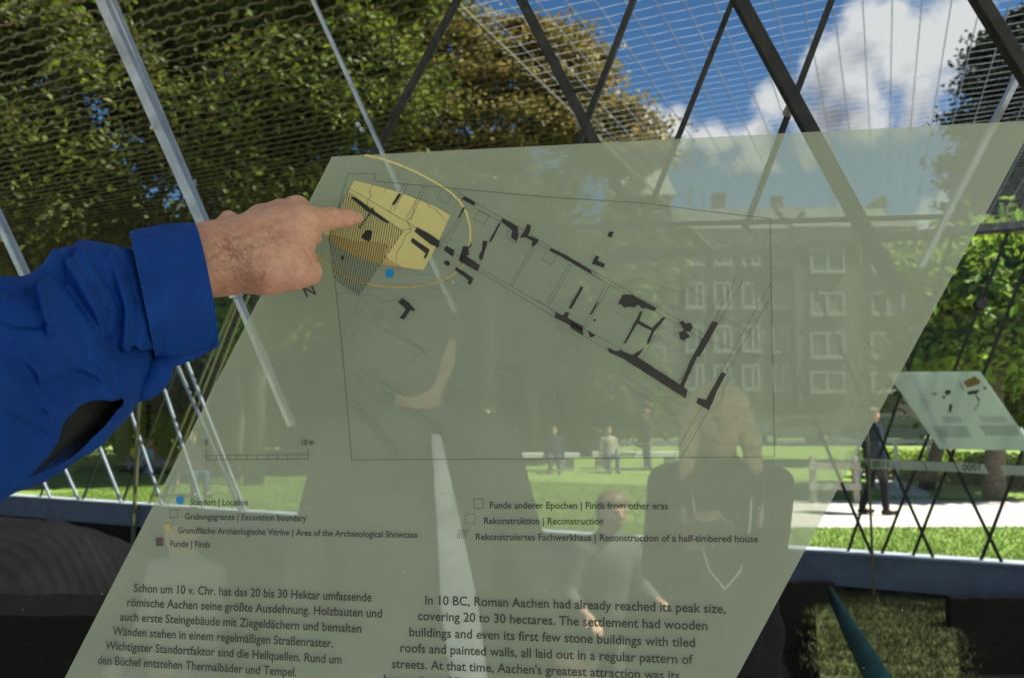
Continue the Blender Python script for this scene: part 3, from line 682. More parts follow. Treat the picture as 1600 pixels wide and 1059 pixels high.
# cars on the road
mat('car_grey', (0.10, 0.11, 0.12), .25, var=.05); mat('car_white', (0.7, 0.72, 0.74), 0.25, var=0.03); mat('car_dark', (0.03, 0.035, 0.05), 0.25, var=0.1); mat('tyre', (0.02, 0.02, 0.02), 0.9); mat('car_glass', (0.03, 0.04, 0.05), 0.08)
def car(label, x, y, m, face=1):
    t = empty('parked_car', (x, y, 0), label, 'car', 'cars parked along the road')
    prof = [(-2.1, .35), (-2.15, .75), (-1.9, .95), (-1.2, 1.0), (-.65, 1.42), (.6, 1.45), (1.35, 1.02), (2.0, .92), (2.15, .7), (2.1, .35)]
    MB().prism([Vector((x + face * a_, y - .85, b_)) for a_, b_ in prof], (0, 1.7, 0)).build('body', m, t)
    MB().prism([Vector((x + face * a_, y - .87, b_)) for a_, b_ in ((-1.05, 1.0), (-.6, 1.36), (.55, 1.38), (1.15, 1.02))], (0, 1.74, 0)).build('window', 'car_glass', t)
    for wx in (-1.35, 1.35):
        for wy in (-.82, .82):
            w = MB().tube([(x + wx, y + wy - .11, .33), (x + wx, y + wy + .11, .33)], .33, 16).build('wheel', 'tyre', t)
            MB().tube([(x + wx, y + wy - .12, .33), (x + wx, y + wy + .12, .33)], .19, 12).build('rim', 'steel_silver', w)
    for wy in (-.6, .6): MB().box((x + face * 2.13, y + wy, .72), (.08, .3, .14)).build('headlight', 'white_paint', t)
car('grey parked car on the road beyond the lawn, right of the blond woman', at_y(1240, 640, 40).x, 40.5, 'car_grey')
car('white parked car behind the railing at the far right', at_y(1590, 640, 40).x, 40.8, 'car_white', -1)
car('dark parked car behind the walking man', at_y(1400, 640, 40).x, 40.6, 'car_dark')

# ------------------------------------------------------------------ dark foreground of the dig
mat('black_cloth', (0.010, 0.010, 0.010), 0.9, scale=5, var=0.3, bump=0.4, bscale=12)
mat('reflection_grey', (0.007, 0.007, 0.008), 0.9, scale=3, var=0.3, bump=0.5, bscale=6, spec=.04)
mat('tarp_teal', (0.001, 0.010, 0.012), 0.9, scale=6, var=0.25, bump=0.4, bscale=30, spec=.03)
def wall_block(label, px0, px1, pyt, Y, thick=.7, jag=0.02, name='dark_block'):
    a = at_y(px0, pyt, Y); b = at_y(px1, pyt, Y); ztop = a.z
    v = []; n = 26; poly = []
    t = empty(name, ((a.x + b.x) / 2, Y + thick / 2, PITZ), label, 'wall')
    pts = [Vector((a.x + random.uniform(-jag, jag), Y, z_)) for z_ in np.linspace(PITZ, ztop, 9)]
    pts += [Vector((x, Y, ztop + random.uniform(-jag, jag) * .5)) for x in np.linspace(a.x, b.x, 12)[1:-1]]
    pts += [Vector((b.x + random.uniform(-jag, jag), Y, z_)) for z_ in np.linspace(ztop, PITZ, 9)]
    MB().prism(pts, (0, thick, 0)).build('black_slab', 'earth_black', t)
wall_block('black slab for a reflected dark silhouette at the bottom right corner under the beam', 1486, 1700, 934, 7.9, thick=.12)  # added black slabs stand in for dark reflected silhouettes
wall_block('black slab for a reflected dark silhouette between the large panel and the grassy bank', 1080, 1305, 909, 8.6, thick=.12)
wall_block('long black slab filling the dark area at the bottom left corner', -260, 330, 962, 6.0, jag=.03)
# grassy bank between
t = MB()
bk = [at_y(1290, 925, 9.2), at_y(1490, 930, 8.9)]
nx, ny = 24, 14; v = []; f = []
for j in range(ny + 1):
    for i in range(nx + 1):
        s_, q_ = i / nx, j / ny
        top = on_wall(1270 + 214 * s_, 915, -.06); bot = Vector((at_y(1270 + 214 * s_, 1075, 6.6).x, 6.4, PITZ + .02)); top.z = -.42
        pt = top.lerp(bot, q_); pt.z += .05 * mnoise.noise(Vector((s_ * 5, q_ * 4, 0))) + .12 * math.sin(q_ * math.pi); v.append(pt)
for j in range(ny):
    for i in range(nx): f.append((j * (nx + 1) + i, j * (nx + 1) + i + 1, (j + 1) * (nx + 1) + i + 1, (j + 1) * (nx + 1) + i))
tag(obj('grassy_bank', v, f, 'moss', smooth=True), kind='structure')
bankv = v
def regb():
    a_ = random.choice(bankv); return (a_.x + random.gauss(0, .05) + random.uniform(-.07, .07), a_.y + random.uniform(-.16, .16), a_.z)
mat('moss_blade', (0.035, 0.045, 0.006), 0.8, scale=2, trans=0.3, island=0.4)
tag(blades('bank_grass', 16000, regb, 0.05, 'moss_blade'), 'dull olive grass growing on the bank in the dig', 'grass')
# grey mound standing in for a reflected dark jacket
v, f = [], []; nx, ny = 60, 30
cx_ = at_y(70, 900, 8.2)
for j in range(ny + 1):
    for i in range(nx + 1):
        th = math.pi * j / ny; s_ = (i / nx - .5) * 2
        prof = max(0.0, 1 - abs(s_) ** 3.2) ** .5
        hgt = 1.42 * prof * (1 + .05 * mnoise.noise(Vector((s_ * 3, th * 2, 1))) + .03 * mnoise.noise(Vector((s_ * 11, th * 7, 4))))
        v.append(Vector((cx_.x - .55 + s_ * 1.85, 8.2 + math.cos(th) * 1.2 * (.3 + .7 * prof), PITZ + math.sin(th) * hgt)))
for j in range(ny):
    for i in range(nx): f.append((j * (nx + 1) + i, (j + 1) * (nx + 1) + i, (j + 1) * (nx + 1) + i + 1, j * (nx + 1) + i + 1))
tag(obj('reflection_mound', v, f, 'reflection_grey', smooth=True), 'dark grey rounded mound added for a reflected jacket, bottom left', 'reflection')
# teal strap hanging from the beam
m_ = MB(); pa = [at_y(1292, 915, 7.3), at_y(1318, 965, 7.1), at_y(1350, 1020, 6.9), at_y(1385, 1090, 6.7)]; wd = [.03, .09, .14, .18]
for i in range(4): m_.v += [pa[i] + Vector((-wd[i] * .7, 0, -.02)), pa[i] + Vector((wd[i] * .2, -.05, .03)), pa[i] + Vector((wd[i] * .8, .02, 0))]
for i in range(3):
    for j in range(2): m_.f.append((i * 3 + j, i * 3 + j + 1, i * 3 + 4 + j, i * 3 + 3 + j))
so_ = m_.build('cloth_strap', 'tarp_teal'); tag(so_, 'broad teal cloth strap slanting over the dark wall below the beam', 'strap')
sm = so_.modifiers.new('thickness', 'SOLIDIFY'); sm.thickness = .012; sm2 = so_.modifiers.new('soft', 'SUBSURF'); sm2.levels = 2; sm2.render_levels = 2

# ================================================================== NEAR FACADE
TILT = R(7)
PN = Vector((-math.sin(TILT), -math.cos(TILT), 0)); PX = Vector((math.cos(TILT), -math.sin(TILT), 0))
PP0 = U(800, 529.5, 0.88)
def PP(px, py, off=0.0): return ray_plane(px, py, PP0, PN) + PN * off
# diagrid just behind the glass
LAT0 = PP0 - PN * 0.42
def LQ(px, py): return ray_plane(px, py, LAT0, PN)
lat = empty('steel_diagrid', Vector((LAT0.x, LAT0.y, 0)), 'crossing steel diagonals standing just behind the front glass', 'steel frame')
def lat_bar(x0, y0, x1, y1, wpx, m, off=0.0, label=None, bottom=None):
    a, b = LQ(x0, y0), LQ(x1, y1); d = b - a; w = wpx * a.y / F
    s0 = (0.0 if bottom is None else (LQ(800, bottom).z - a.z)) / d.z; s0 = ((0.0 - a.z) / d.z) if bottom is None else s0; s1 = (3.2 - a.z) / d.z
    lo_, hi_ = a + d * s0, a + d * s1
    o2 = -PN * off
    w *= .86; mb = MB().bar(lo_ + o2, hi_ + o2, w, .008, PN)
    x = PN.cross((hi_ - lo_).normalized()).normalized()
    for s_ in (-1, 1): mb.bar(lo_ + o2 + x * s_ * w * .36 - PN * .014, hi_ + o2 + x * s_ * w * .36 - PN * .014, w * .14, .012, PN)
    return mb.build('strut', m, lat, label=label)
lat_bar(157, 0, 318, 355, 17, 'steel_silver', label='broad silver strut at the left', bottom=455)
lat_bar(370, 520, 432, 668, 8, 'steel_silver', off=.06, bottom=668)
lat_bar(482, 0, 592, 242, 6.5, 'steel_silver', off=.05, label='thin silver strut', bottom=480)
lat_bar(662, 0, 592, 130, 8, 'steel_dark', off=.12, bottom=200)
lat_bar(815, 0, 972, 305, 17, 'steel_dark', bottom=352)
lat_bar(978, 0, 895, 215, 11, 'steel_dark', off=.07, bottom=352)
lat_bar(1142, 0, 1022, 300, 11, 'steel_dark', off=.07, bottom=352)
lat_bar(1157, 0, 1345, 345, 24, 'steel_dark', label='broadest dark strut', bottom=470)
lat_bar(1305, 0, 1182, 325, 12, 'steel_dark', off=.07, bottom=352)
lat_bar(1535, 0, 1600, 105, 22, 'steel_dark', bottom=260)
lat_bar(1602, 140, 1520, 300, 10, 'steel_silver', off=.07, bottom=420)
lat_bar(-20, 370, 40, 500, 9, 'steel_silver', off=.05, bottom=470)
a_, b_ = LQ(850, 352), LQ(1480, 352); b_.z = a_.z
MB().bar(a_ - PN * .02, b_ - PN * .02, .006, .012, PN).build('tie_rod', 'steel_dark', lat)
for (a, b) in (((1243, 155), 1), ((905, 175), 1)):
    c = LQ(*a) - PN * .03; MB().tube([c + PN * .03, c - PN * .03], .008, 10).build('bolt', 'steel_silver', lat)
# small stainless studs that catch the light on the silver struts
for a in ((243, 203), (562, 198), (568, 206)):
    c = LQ(*a) + PN * .012; MB().tube([c, c - PN * .008], .004, 8).build('bolt', 'steel_silver', lat)

gw = empty('glass_wall', PP0 - PN * .022, 'large clear front glass pane behind the printed panel', 'glass wall')
MB().box(PP0 - PN * .022 + Vector((0, 0, -.1)), (5.2, .012, 3.2), (PX, PN, EZ)).build('pane', GLASS, gw)
mat('rubber', (0.008, 0.008, 0.008), .5)
m_ = MB(); fl_ = PP0 - PN * .0155
for _ in range(130):
    px, py = random.uniform(0, 1600), random.uniform(0, 1059); c = PP(px, py, -.0155 if (px < 519 - (py - 245) * .513 or py < 240 - (px - 519) * .05 or px > 1618 - (py - 190) * .538) else .0004)
    rr_ = random.uniform(.00025, .0006); k = len(m_.v); m_.v += [c + PX * rr_ * math.cos(a_) + EZ * rr_ * math.sin(a_) for a_ in np.linspace(0, 2 * math.pi, 7)[:-1]]; m_.f.append(tuple(range(k, k + 6)))
mat('dust_glint', (.6, .6, .56), .9, spec=.1); m_.build('dust_glint_specks', 'dust_glint', gw, kind='stuff')  # pale specks for dust and for small reflected light dots
c = PP(1537, 474, -.014); tag(MB().tube([c, c + PN * .010], .0052, 20).build('glass_fitting', 'rubber'), 'small round black fitting on the glass at the right', 'fitting')

# ------------------------------------------------------------------ the information panel
pan = empty('information_panel', PP(800, 1059), 'large slanted grey green glass panel printed with a site plan and texts', 'information panel')
FILM = film_mat('panel_ink', (0.68, 0.74, 0.56), .385, .10)
corners = [(519, 245), (1640, 187.5), (1150 - 60 * .7 * 1.0, 1180), (30, 1180)]
pc = [PP(519, 245), PP(1618, 188.5), PP(1150 - (1618 - 1150) / (1059 - 188.5) * 200, 1259), PP(101 - (519 - 101) / (1059 - 245) * 200, 1259)]
MB().prism(pc, -PN * .006).build('panel_sheet', FILM, pan)
mat('ink_dark', (0.022, 0.018, 0.012), 0.45, scale=60, var=0.25)
mat('ink_text', (0.030, 0.036, 0.024), 0.5, var=0.1)
mat('ink_line', (0.045, 0.055, 0.038), 0.5, var=0.1)
mat('ink_faint', (0.19, 0.225, 0.16), 0.5, var=0.1)
mat('ink_yellow', (0.60, 0.54, 0.20), 0.5, scale=9, var=0.08)
mat('ink_ochre', (0.46, 0.36, 0.12), 0.5, scale=9, var=0.08)
mat('ink_brown', (0.075, 0.045, 0.045), 0.5, var=0.1)
mat('ink_blue', (0.0, 0.22, 0.50), 0.5, var=0.02)
def flat(polys, off, m, name, label=None):
    kind = 'stuff' if name in ('contour_line', 'dashed_line', 'hatching', 'scale_bar') else None
    v, f = [], []
    for p_ in polys:
        k = len(v); v += [PP(x, y, off) for x, y in p_]; f.append(tuple(range(k, k + len(p_))))
    return obj(name, v, f, m, pan, label=label, kind=kind)
def stroke(pts, w, dash=None):
    """quads along a polyline given in photo pixels"""
    out = []
    for (x0, y0), (x1, y1) in zip(pts[:-1], pts[1:]):
        L = math.hypot(x1 - x0, y1 - y0)
        if L < 1e-6: continue
        ux, uy = (x1 - x0) / L, (y1 - y0) / L; nx_, ny_ = -uy * w / 2, ux * w / 2
        segs_ = [(0, L)]
        if dash:
            segs_ = []; s_ = 0
            while s_ < L: segs_.append((s_, min(L, s_ + dash[0]))); s_ += dash[0] + dash[1]
        for a_, b_ in segs_:
            out.append([(x0 + ux * a_ + nx_, y0 + uy * a_ + ny_), (x0 + ux * b_ + nx_, y0 + uy * b_ + ny_), (x0 + ux * b_ - nx_, y0 + uy * b_ - ny_), (x0 + ux * a_ - nx_, y0 + uy * a_ - ny_)])
    return out
def z3(pts): return [(540 + x / 3.7825, 240 + y / 3.7825) for x, y in pts]
def z5(pts): return [(480 + x / 3.653, 230 + y / 3.653) for x, y in pts]
def zr_(pts): return [(840 + x / 3.31, 400 + y / 3.31) for x, y in pts]
def z6(pts): return [(700 + x / 2.302, 280 + y / 2.302) for x, y in pts]
E1, E2, E3, E4, E5 = .0003, .0006, .0009, .0012, .0015
area = z5([(270, 190), (480, 245), (600, 285), (730, 340), (817, 390), (740, 560), (665, 700), (560, 692), (480, 680), (380, 662), (300, 635), (230, 600), (160, 555), (95, 495), (130, 430), (185, 350), (230, 265)])
flat([area], E1, 'ink_yellow', 'showcase_area', 'yellow area')
flat([z5([(230, 600), (300, 635), (380, 662), (480, 680), (560, 692), (470, 640), (440, 610), (470, 560), (400, 540), (300, 540), (220, 520), (150, 500), (100, 498), (160, 555)])], E1 * 1.6, 'ink_ochre', 'showcase_area', 'ochre lower part of the yellow area')
up = [(570, 243), (595, 248), (622, 257), (652, 270), (680, 285), (702, 299), (718, 314), (729, 333), (735, 355), (735, 378), (733, 386)]
lowr = [(731, 402), (722, 418), (708, 430), (690, 439), (665, 446), (636, 449), (610, 449), (585, 446), (560, 440), (538, 430), (518, 418), (500, 403), (488, 390)]
flat(stroke(up, 3.4), E2, 'ink_yellow', 'ellipse_line'); flat(stroke(lowr, 2.8), E2, 'ink_ochre', 'ellipse_line')
frame = z5([(215, 222), (235, 152), (392, 155), (385, 193), (400, 197), (1388, 288)]) + [(1010, 318), (1100, 330), (1203, 342), (1206, 520), (1210, 713), (880, 716), (550, 718), (535, 540)] + z5([(160, 765), (125, 515), (180, 350), (215, 222)])
flat(stroke(frame, .8), E3, 'ink_line', 'boundary_line')
poly = z5([(235, 250), (470, 430), (550, 480), (295, 848), (165, 762), (125, 515), (180, 350)])
hl = []
x = 500.0
while x < 680:
    dx, dy = -.17, 1.0; ts = []
    for (ax_, ay_), (bx_, by_) in zip(poly, poly[1:] + poly[:1]):
        den = dx * (by_ - ay_) - dy * (bx_ - ax_)
        if abs(den) < 1e-9: continue
        s_ = ((ax_ - x) * (by_ - ay_) - (ay_ - 250) * (bx_ - ax_)) / den
        u_ = ((ax_ - x) * dy - (ay_ - 250) * dx) / den
        if 0 <= u_ <= 1: ts.append(s_)
    ts.sort()
    for a_, b_ in zip(ts[::2], ts[1::2]): hl += stroke([(x + dx * a_, 250 + dy * a_), (x + dx * b_, 250 + dy * b_)], .95)
    x += 3.75
flat(hl, E5, 'ink_dark', 'hatching')
flat(stroke(z5([(550, 480), (295, 848)]), .9, (3, 2)), E4, 'ink_line', 'dashed_line')
finds = [z3(q) for q in (
    [(35, 255), (60, 262), (110, 296), (150, 328), (165, 320), (172, 345), (215, 372), (262, 408), (250, 414), (210, 392), (160, 360), (140, 352), (95, 314), (42, 272)],
    [(95, 497), (112, 468), (122, 456), (140, 452), (154, 457), (161, 470), (156, 488), (140, 524)],
    [(275, 300), (315, 238), (332, 242), (290, 306)], [(408, 462), (425, 436), (480, 465), (558, 518), (552, 560), (500, 535)],
    [(388, 515), (398, 498), (440, 530), (498, 568), (490, 590), (475, 620), (462, 618), (475, 592), (430, 555), (390, 525)],
    [(580, 572), (597, 545), (645, 572), (635, 612)], [(578, 645), (595, 632), (615, 638), (620, 660), (600, 665)],
    [(672, 628), (695, 548), (732, 550), (742, 518), (745, 548), (728, 562), (732, 600), (700, 607), (690, 640)],
    [(690, 590), (795, 660), (780, 697), (672, 635)], [(648, 690), (655, 670), (758, 738), (738, 778), (722, 765), (728, 750)],
    [(683, 268), (705, 255), (768, 290), (762, 312)], [(665, 380), (696, 318), (707, 322), (675, 383)],
    [(918, 402), (930, 383), (1018, 432), (1022, 490), (1010, 522), (978, 495), (985, 455)], [(905, 415), (920, 408), (860, 525), (848, 520)],
    [(812, 515), (840, 520), (825, 570), (815, 612), (803, 635), (788, 615), (792, 595), (805, 580)],
    [(1030, 500), (1060, 450), (1075, 415), (1097, 430), (1090, 460), (1078, 485), (1142, 510), (1135, 530), (1105, 553), (1098, 545), (1105, 520), (1070, 498)],
    [(1205, 572), (1215, 558), (1300, 600), (1450, 688), (1457, 717), (1380, 672)], [(1318, 912), (1390, 785), (1407, 790), (1335, 918)],
    [(1235, 968), (1240, 935), (1285, 957), (1300, 935), (1322, 940), (1312, 970), (1405, 1022), (1403, 1055)],
    [(312, 880), (335, 855), (375, 880), (412, 922), (405, 932), (385, 925), (348, 980), (320, 972), (358, 920)])]
finds += [zr_(q) for q in (
    [(280, 42), (300, 0), (320, 5), (310, 25), (350, 42), (342, 62), (300, 48)], [(282, 332), (303, 325), (297, 340)], [(318, 233), (300, 250), (270, 303), (280, 303), (308, 252)],
    [(235, 375), (238, 412), (170, 372), (172, 338)], [(256, 383), (302, 412), (272, 422)],
    [(415, 248), (440, 200), (490, 200), (612, 268), (608, 284), (590, 282), (556, 268), (540, 274), (520, 250), (500, 267), (470, 262), (450, 268), (430, 250)],
    [(530, 285), (542, 290), (526, 335), (590, 372), (605, 385), (575, 455), (563, 450), (588, 388), (515, 350), (455, 453), (445, 450), (508, 330)], [(590, 372), (650, 315), (660, 320), (605, 390)],
    [(730, 345), (750, 335), (765, 350), (790, 345), (803, 370), (790, 390), (765, 392), (790, 415), (755, 438), (735, 425), (730, 395), (755, 385), (745, 360)],
    [(360, 472), (405, 492), (430, 486), (490, 512), (515, 520), (775, 690), (765, 737), (590, 625), (440, 530), (370, 498)], [(490, 512), (555, 472), (515, 525)],
    [(735, 665), (800, 520), (905, 336), (934, 345), (838, 518), (825, 520), (755, 678)], [(820, 760), (828, 732), (870, 742), (950, 600), (975, 608), (930, 690), (886, 797)])]
finds.append(z6([(572, 205), (580, 190), (596, 190), (588, 212)])); finds.append(z5([(190, 630), (202, 617), (216, 632), (203, 648)]))
for q in finds:
    # roughen the outline a little, as excavated stone
    out = []
    for (x0, y0), (x1, y1) in zip(q, q[1:] + q[:1]):
        L = math.hypot(x1 - x0, y1 - y0); k = max(1, int(L / 5))
        for i in range(k):
            s_ = i / k; jx = random.uniform(-.35, .35) if i else 0; out.append((x0 + (x1 - x0) * s_ + jx, y0 + (y1 - y0) * s_ + (random.uniform(-.35, .35) if i else 0)))
    flat([out], E4, 'ink_dark', 'find_mark')
lad = []
for k in range(6):
    cxx, cyy = z3([(140 - k * 10.5, 365 + k * 14)])[0]; lad.append([(cxx - 2, cyy), (cxx, cyy - 2.2), (cxx + 2.2, cyy), (cxx, cyy + 2)])
flat(lad, E4 * 1.1, 'ink_dark', 'find_mark')
D = []
for q in ([(20, 205), (420, 440)], [(60, 262), (330, 455)], [(345, 185), (260, 345)], [(368, 185), (285, 340)], [(460, 195), (360, 385)], [(480, 195), (382, 400)], [(690, 375), (595, 540)], [(668, 383), (570, 530)],
          [(370, 240), (420, 268)], [(640, 215), (930, 385)], [(768, 325), (918, 405)], [(1018, 432), (1215, 558)], [(1020, 465), (1205, 572)], [(1100, 555), (975, 775)], [(1116, 560), (988, 780)], [(1318, 655), (1185, 890)], [(1336, 660), (1200, 900)],
          [(558, 545), (1240, 933)], [(790, 700), (1235, 965)], [(330, 455), (410, 440)], [(848, 525), (785, 640)], [(1450, 688), (1513, 722)], [(1457, 717), (1513, 748)],
          [(570, 212), (628, 245), (600, 297), (542, 262), (570, 212)], [(790, 340), (848, 370), (820, 420), (760, 390), (790, 340)], [(965, 455), (948, 490), (1005, 530), (1015, 515)], [(1205, 575), (1250, 602), (1220, 657), (1162, 625), (1190, 572)]):
    D += stroke(z3(q), .9, (3, 2))
for q in ([(280, 75), (860, 405)], [(285, 95), (850, 430)], [(350, 150), (235, 365)], [(370, 155), (250, 372)], [(640, 320), (565, 455)], [(545, 278), (425, 485)], [(658, 322), (535, 545)], [(895, 350), (725, 655)], [(932, 350), (850, 500)],
          [(1025, 115), (912, 335)], [(1058, 132), (935, 345)], [(1205, 140), (945, 600)], [(1205, 215), (975, 600)], [(845, 780), (697, 1043)], [(885, 795), (743, 1043)], [(0, 230), (90, 290)], [(0, 262), (95, 322)], [(240, 375), (440, 485)], [(245, 415), (370, 490)],
          [(730, 385), (706, 410), (765, 445), (785, 420)]):
    D += stroke(zr_(q), .9, (3, 2))
flat(D, E3 * 1.05, 'ink_line', 'dashed_line')
Fq = []
def wob(x0, y0, x1, y1, amp=4, n=10):
    return [(x0 + (x1 - x0) * i / n + random.uniform(-amp, amp) * (0 < i < n), y0 + (y1 - y0) * i / n + random.uniform(-amp, amp) * (0 < i < n)) for i in range(n + 1)]
for q in (wob(515, 455, 640, 470), wob(560, 470, 530, 540, 3), wob(572, 470, 545, 540, 3), wob(575, 500, 660, 545, 2), wob(610, 505, 665, 553, 2), wob(665, 545, 640, 565, 1), wob(550, 580, 600, 630, 3), wob(560, 575, 640, 622, 2), wob(600, 610, 740, 700, 2), wob(610, 622, 730, 712, 2),
          wob(548, 628, 618, 712, 3), wob(556, 624, 626, 708, 3), wob(560, 400, 700, 440, 5), wob(575, 470, 700, 462, 5), wob(640, 450, 720, 440, 6), wob(620, 410, 655, 310, 6, 8), wob(655, 310, 700, 345, 5, 8), wob(590, 270, 570, 330, 4, 8), wob(640, 250, 600, 300, 3, 6),
          wob(760, 410, 820, 430, 5), wob(850, 430, 880, 520, 5), wob(870, 470, 920, 560, 5), wob(940, 470, 1080, 560, 4), wob(960, 440, 1040, 500, 5), wob(1050, 520, 1210, 560, 3), wob(980, 600, 1060, 650, 5), wob(960, 620, 920, 670, 4), wob(1060, 440, 1200, 545, 5),
          wob(1120, 640, 1150, 560, 4), wob(1110, 690, 1190, 700, 4), wob(1130, 600, 1120, 680, 4), wob(870, 610, 900, 700, 4), wob(700, 350, 720, 300, 4, 6), wob(520, 430, 560, 455, 2, 6), wob(1100, 500, 1130, 460, 3, 6)):
    Fq += stroke(q, .8)
for q in ([(775, 575), (822, 580), (812, 630), (768, 620), (775, 575)], [(875, 535), (905, 540), (900, 570), (872, 562), (875, 535)], [(1032, 448), (1072, 455), (1066, 485), (1025, 478), (1032, 448)], [(1040, 452), (1066, 457), (1061, 480), (1034, 474), (1040, 452)]): Fq += stroke(q, .8)
for cxx, cyy, rr_ in ((634, 483, 16), (592, 492, 9), (592, 492, 5), (890, 505, 14)):
    Fq += stroke([(cxx + rr_ * math.cos(a_ * math.pi / 10), cyy + rr_ * math.sin(a_ * math.pi / 10)) for a_ in range(21)], .8)
for k in range(12):
    x0, y0 = 549 + k * 6, 627 + k * 7.2; Fq += stroke([(x0, y0), (x0 + 8, y0 - 5)], .8)
flat(Fq, E2 * 1.3, 'ink_faint', 'contour_line')
def disc(cx_, cy_, rx, ry, n=28): return [(cx_ + rx * math.cos(2 * math.pi * i / n), cy_ + ry * math.sin(2 * math.pi * i / n)) for i in range(n)]
flat([disc(609.3, 427.5, 6.8, 7.2)], E4, 'ink_blue', 'location_dot'); flat([disc(282.2, 780.8, 6.2, 7)], E4, 'ink_blue', 'location_dot')
# legend symbols and scale bar
def zl(x, y): return 100 + x / 2.667, 750 + y / 2.667
def zm(x, y): return 580 + x / 2.388, 750 + y / 2.388
flat(stroke([zl(443, 121), zl(475, 122), zl(476, 155), zl(444, 154), zl(443, 121)], .8), E3, 'ink_line', 'legend_box')
flat([[zl(418, 180), zl(445, 181), zl(446, 208), zl(419, 207)]], E3, 'ink_ochre', 'legend_box'); flat([[zl(384, 237), zl(415, 238), zl(415, 273), zl(385, 272)]], E3, 'ink_brown', 'legend_box')
flat(stroke([zm(383, 68), zm(418, 69), zm(418, 105), zm(384, 104), zm(383, 68)], .8), E3, 'ink_line', 'legend_box')
flat(stroke([zm(352, 124), zm(388, 125), zm(388, 161), zm(352, 160), zm(352, 124)], .8, (3, 2)), E3, 'ink_line', 'legend_box')
flat(sum([stroke([zm(328 + k * 8, 182), zm(321 + k * 8, 217)], .8) for k in range(5)], []), E3, 'ink_line', 'legend_box')
sb = stroke([(323, 702), (323, 718), (482, 716.5), (482, 700.5)], .8) + stroke([(323, 711), (482, 709.5)], .7)
for k in range(1, 10): sb += stroke([(323 + 15.9 * k, 711 - .15 * k), (323 + 15.9 * k, 718 - .15 * k)], .7)
flat(sb, E3, 'ink_line', 'scale_bar')
def line(txt, x0, y0, x1, y1, cap, m='ink_text'):
    a = PP(x0, y0, E4); b = PP(x1, y1, E4); d = (b - a).normalized(); u_ = PN.cross(d) * -1
    if u_.z < 0: u_ = -u_
    k = (PP((x0 + x1) / 2, y0) - PP((x0 + x1) / 2, y0 - cap)).length
    text_mesh(txt, m, 'text_line', pan, a, d, u_, (b - a).length, k)
for txt, x0, y0, x1, y1 in (('Schon um 10 v. Chr. hat das 20 bis 30 Hektar umfassende', 293, 463, 1283, 503), ('römische Aachen seine größte Ausdehnung. Holzbauten und', 266, 522, 1326, 570), ('auch erste Steingebäude mit Ziegeldächern und bemalten', 236, 582, 1240, 633),
                            ('Wänden stehen in einem regelmäßigen Straßenraster.', 205, 642, 1122, 694), ('Wichtigster Standortfaktor sind die Heilquellen. Rund um', 175, 702, 1158, 762), ('den Büchel entstehen Thermalbäder und Tempel.', 143, 762, 970, 814)):
    line(txt, *zl(x0, y0), *zl(x1, y1), 13.2)
for txt, x0, y0, x1, y1 in (('In 10 BC, Roman Aachen had already reached its peak size,', 202, 461, 1322, 494), ('covering 20 to 30 hectares. The settlement had wooden', 175, 519, 1254, 557), ('buildings and even its first few stone buildings with tiled', 143, 579, 1208, 620),
                            ('roofs and painted walls, all laid out in a regular pattern of', 110, 638, 1200, 683), ("streets. At that time, Aachen's greatest attraction was its", 78, 697, 1150, 743), ('hot springs. All', 48, 755, 330, 766)):
    line(txt, *zm(x0, y0), *zm(x1, y1), 14)
for txt, x0, y0, x1, y1 in (('Standort | Location', 528, 102, 769, 104), ('Grabungsgrenze | Excavation boundary', 507, 161, 1013, 169), ('Grundfläche Archäologische Vitrine | Area of the Archaeological Showcase', 476, 219, 1475, 239), ('Funde | Finds', 446, 276, 611, 279)):
    line(txt, *zl(x0, y0), *zl(x1, y1), 9.6)
for txt, x0, y0, x1, y1 in (('Funde anderer Epochen | Finds from other eras', 444, 104, 1107, 107), ('Rekonstruktion | Reconstruction', 422, 162, 866, 164), ('Rekonstruiertes Fachwerkhaus | Reconstruction of a half-timbered house', 391, 221, 1443, 230)):
    line(txt, *zm(x0, y0), *zm(x1, y1), 10.4)
line('0', 320.5, 695, 325.5, 695, 8.5); line('10 m', 472.5, 695, 491, 694.5, 8.5)
# the N of the north arrow
flat(stroke([(481, 464), (474, 450)], 2.2) + stroke([(474.5, 449.5), (494, 460)], 2.4) + stroke([(494, 460), (487, 446)], 2.2), E4, 'ink_dark', 'north_letter')

# ================================================================== PEOPLE
mat('skin', (0.50, 0.29, 0.20), 0.5, scale=40, var=0.14, sss=0.15)
mat('eye', (0.05, 0.03, 0.02), 0.2); mat('hair_dark', (0.03, 0.022, 0.015), 0.6, scale=60, var=.4); mat('hair_blond', (0.50, 0.38, 0.20), 0.5, scale=60, var=.35); mat('hair_brown', (0.12, 0.07, 0.035), 0.6, scale=60, var=.35)
for nme, c_ in (('cloth_black', (0.016, 0.017, 0.02)), ('cloth_navy', (0.02, 0.03, 0.06)), ('cloth_cream', (0.36, 0.33, 0.27)), ('cloth_red', (0.45, 0.03, 0.05)), ('cloth_yellow', (0.6, 0.5, 0.08)), ('cloth_sky', (0.25, 0.4, 0.6)), ('cloth_olive', (0.07, 0.075, 0.04)), ('cloth_white', (0.86, 0.87, 0.88)), ('cloth_jeans', (0.06, 0.09, 0.16)), ('shoe', (0.03, 0.025, 0.02)), ('cloth_grey', (0.085, 0.092, 0.08)), ('cloth_taupe', (0.13, 0.125, 0.105))):
    mat(nme, c_, 0.9, scale=14, var=0.2, bump=0.35, bscale=25, spec=0.08)
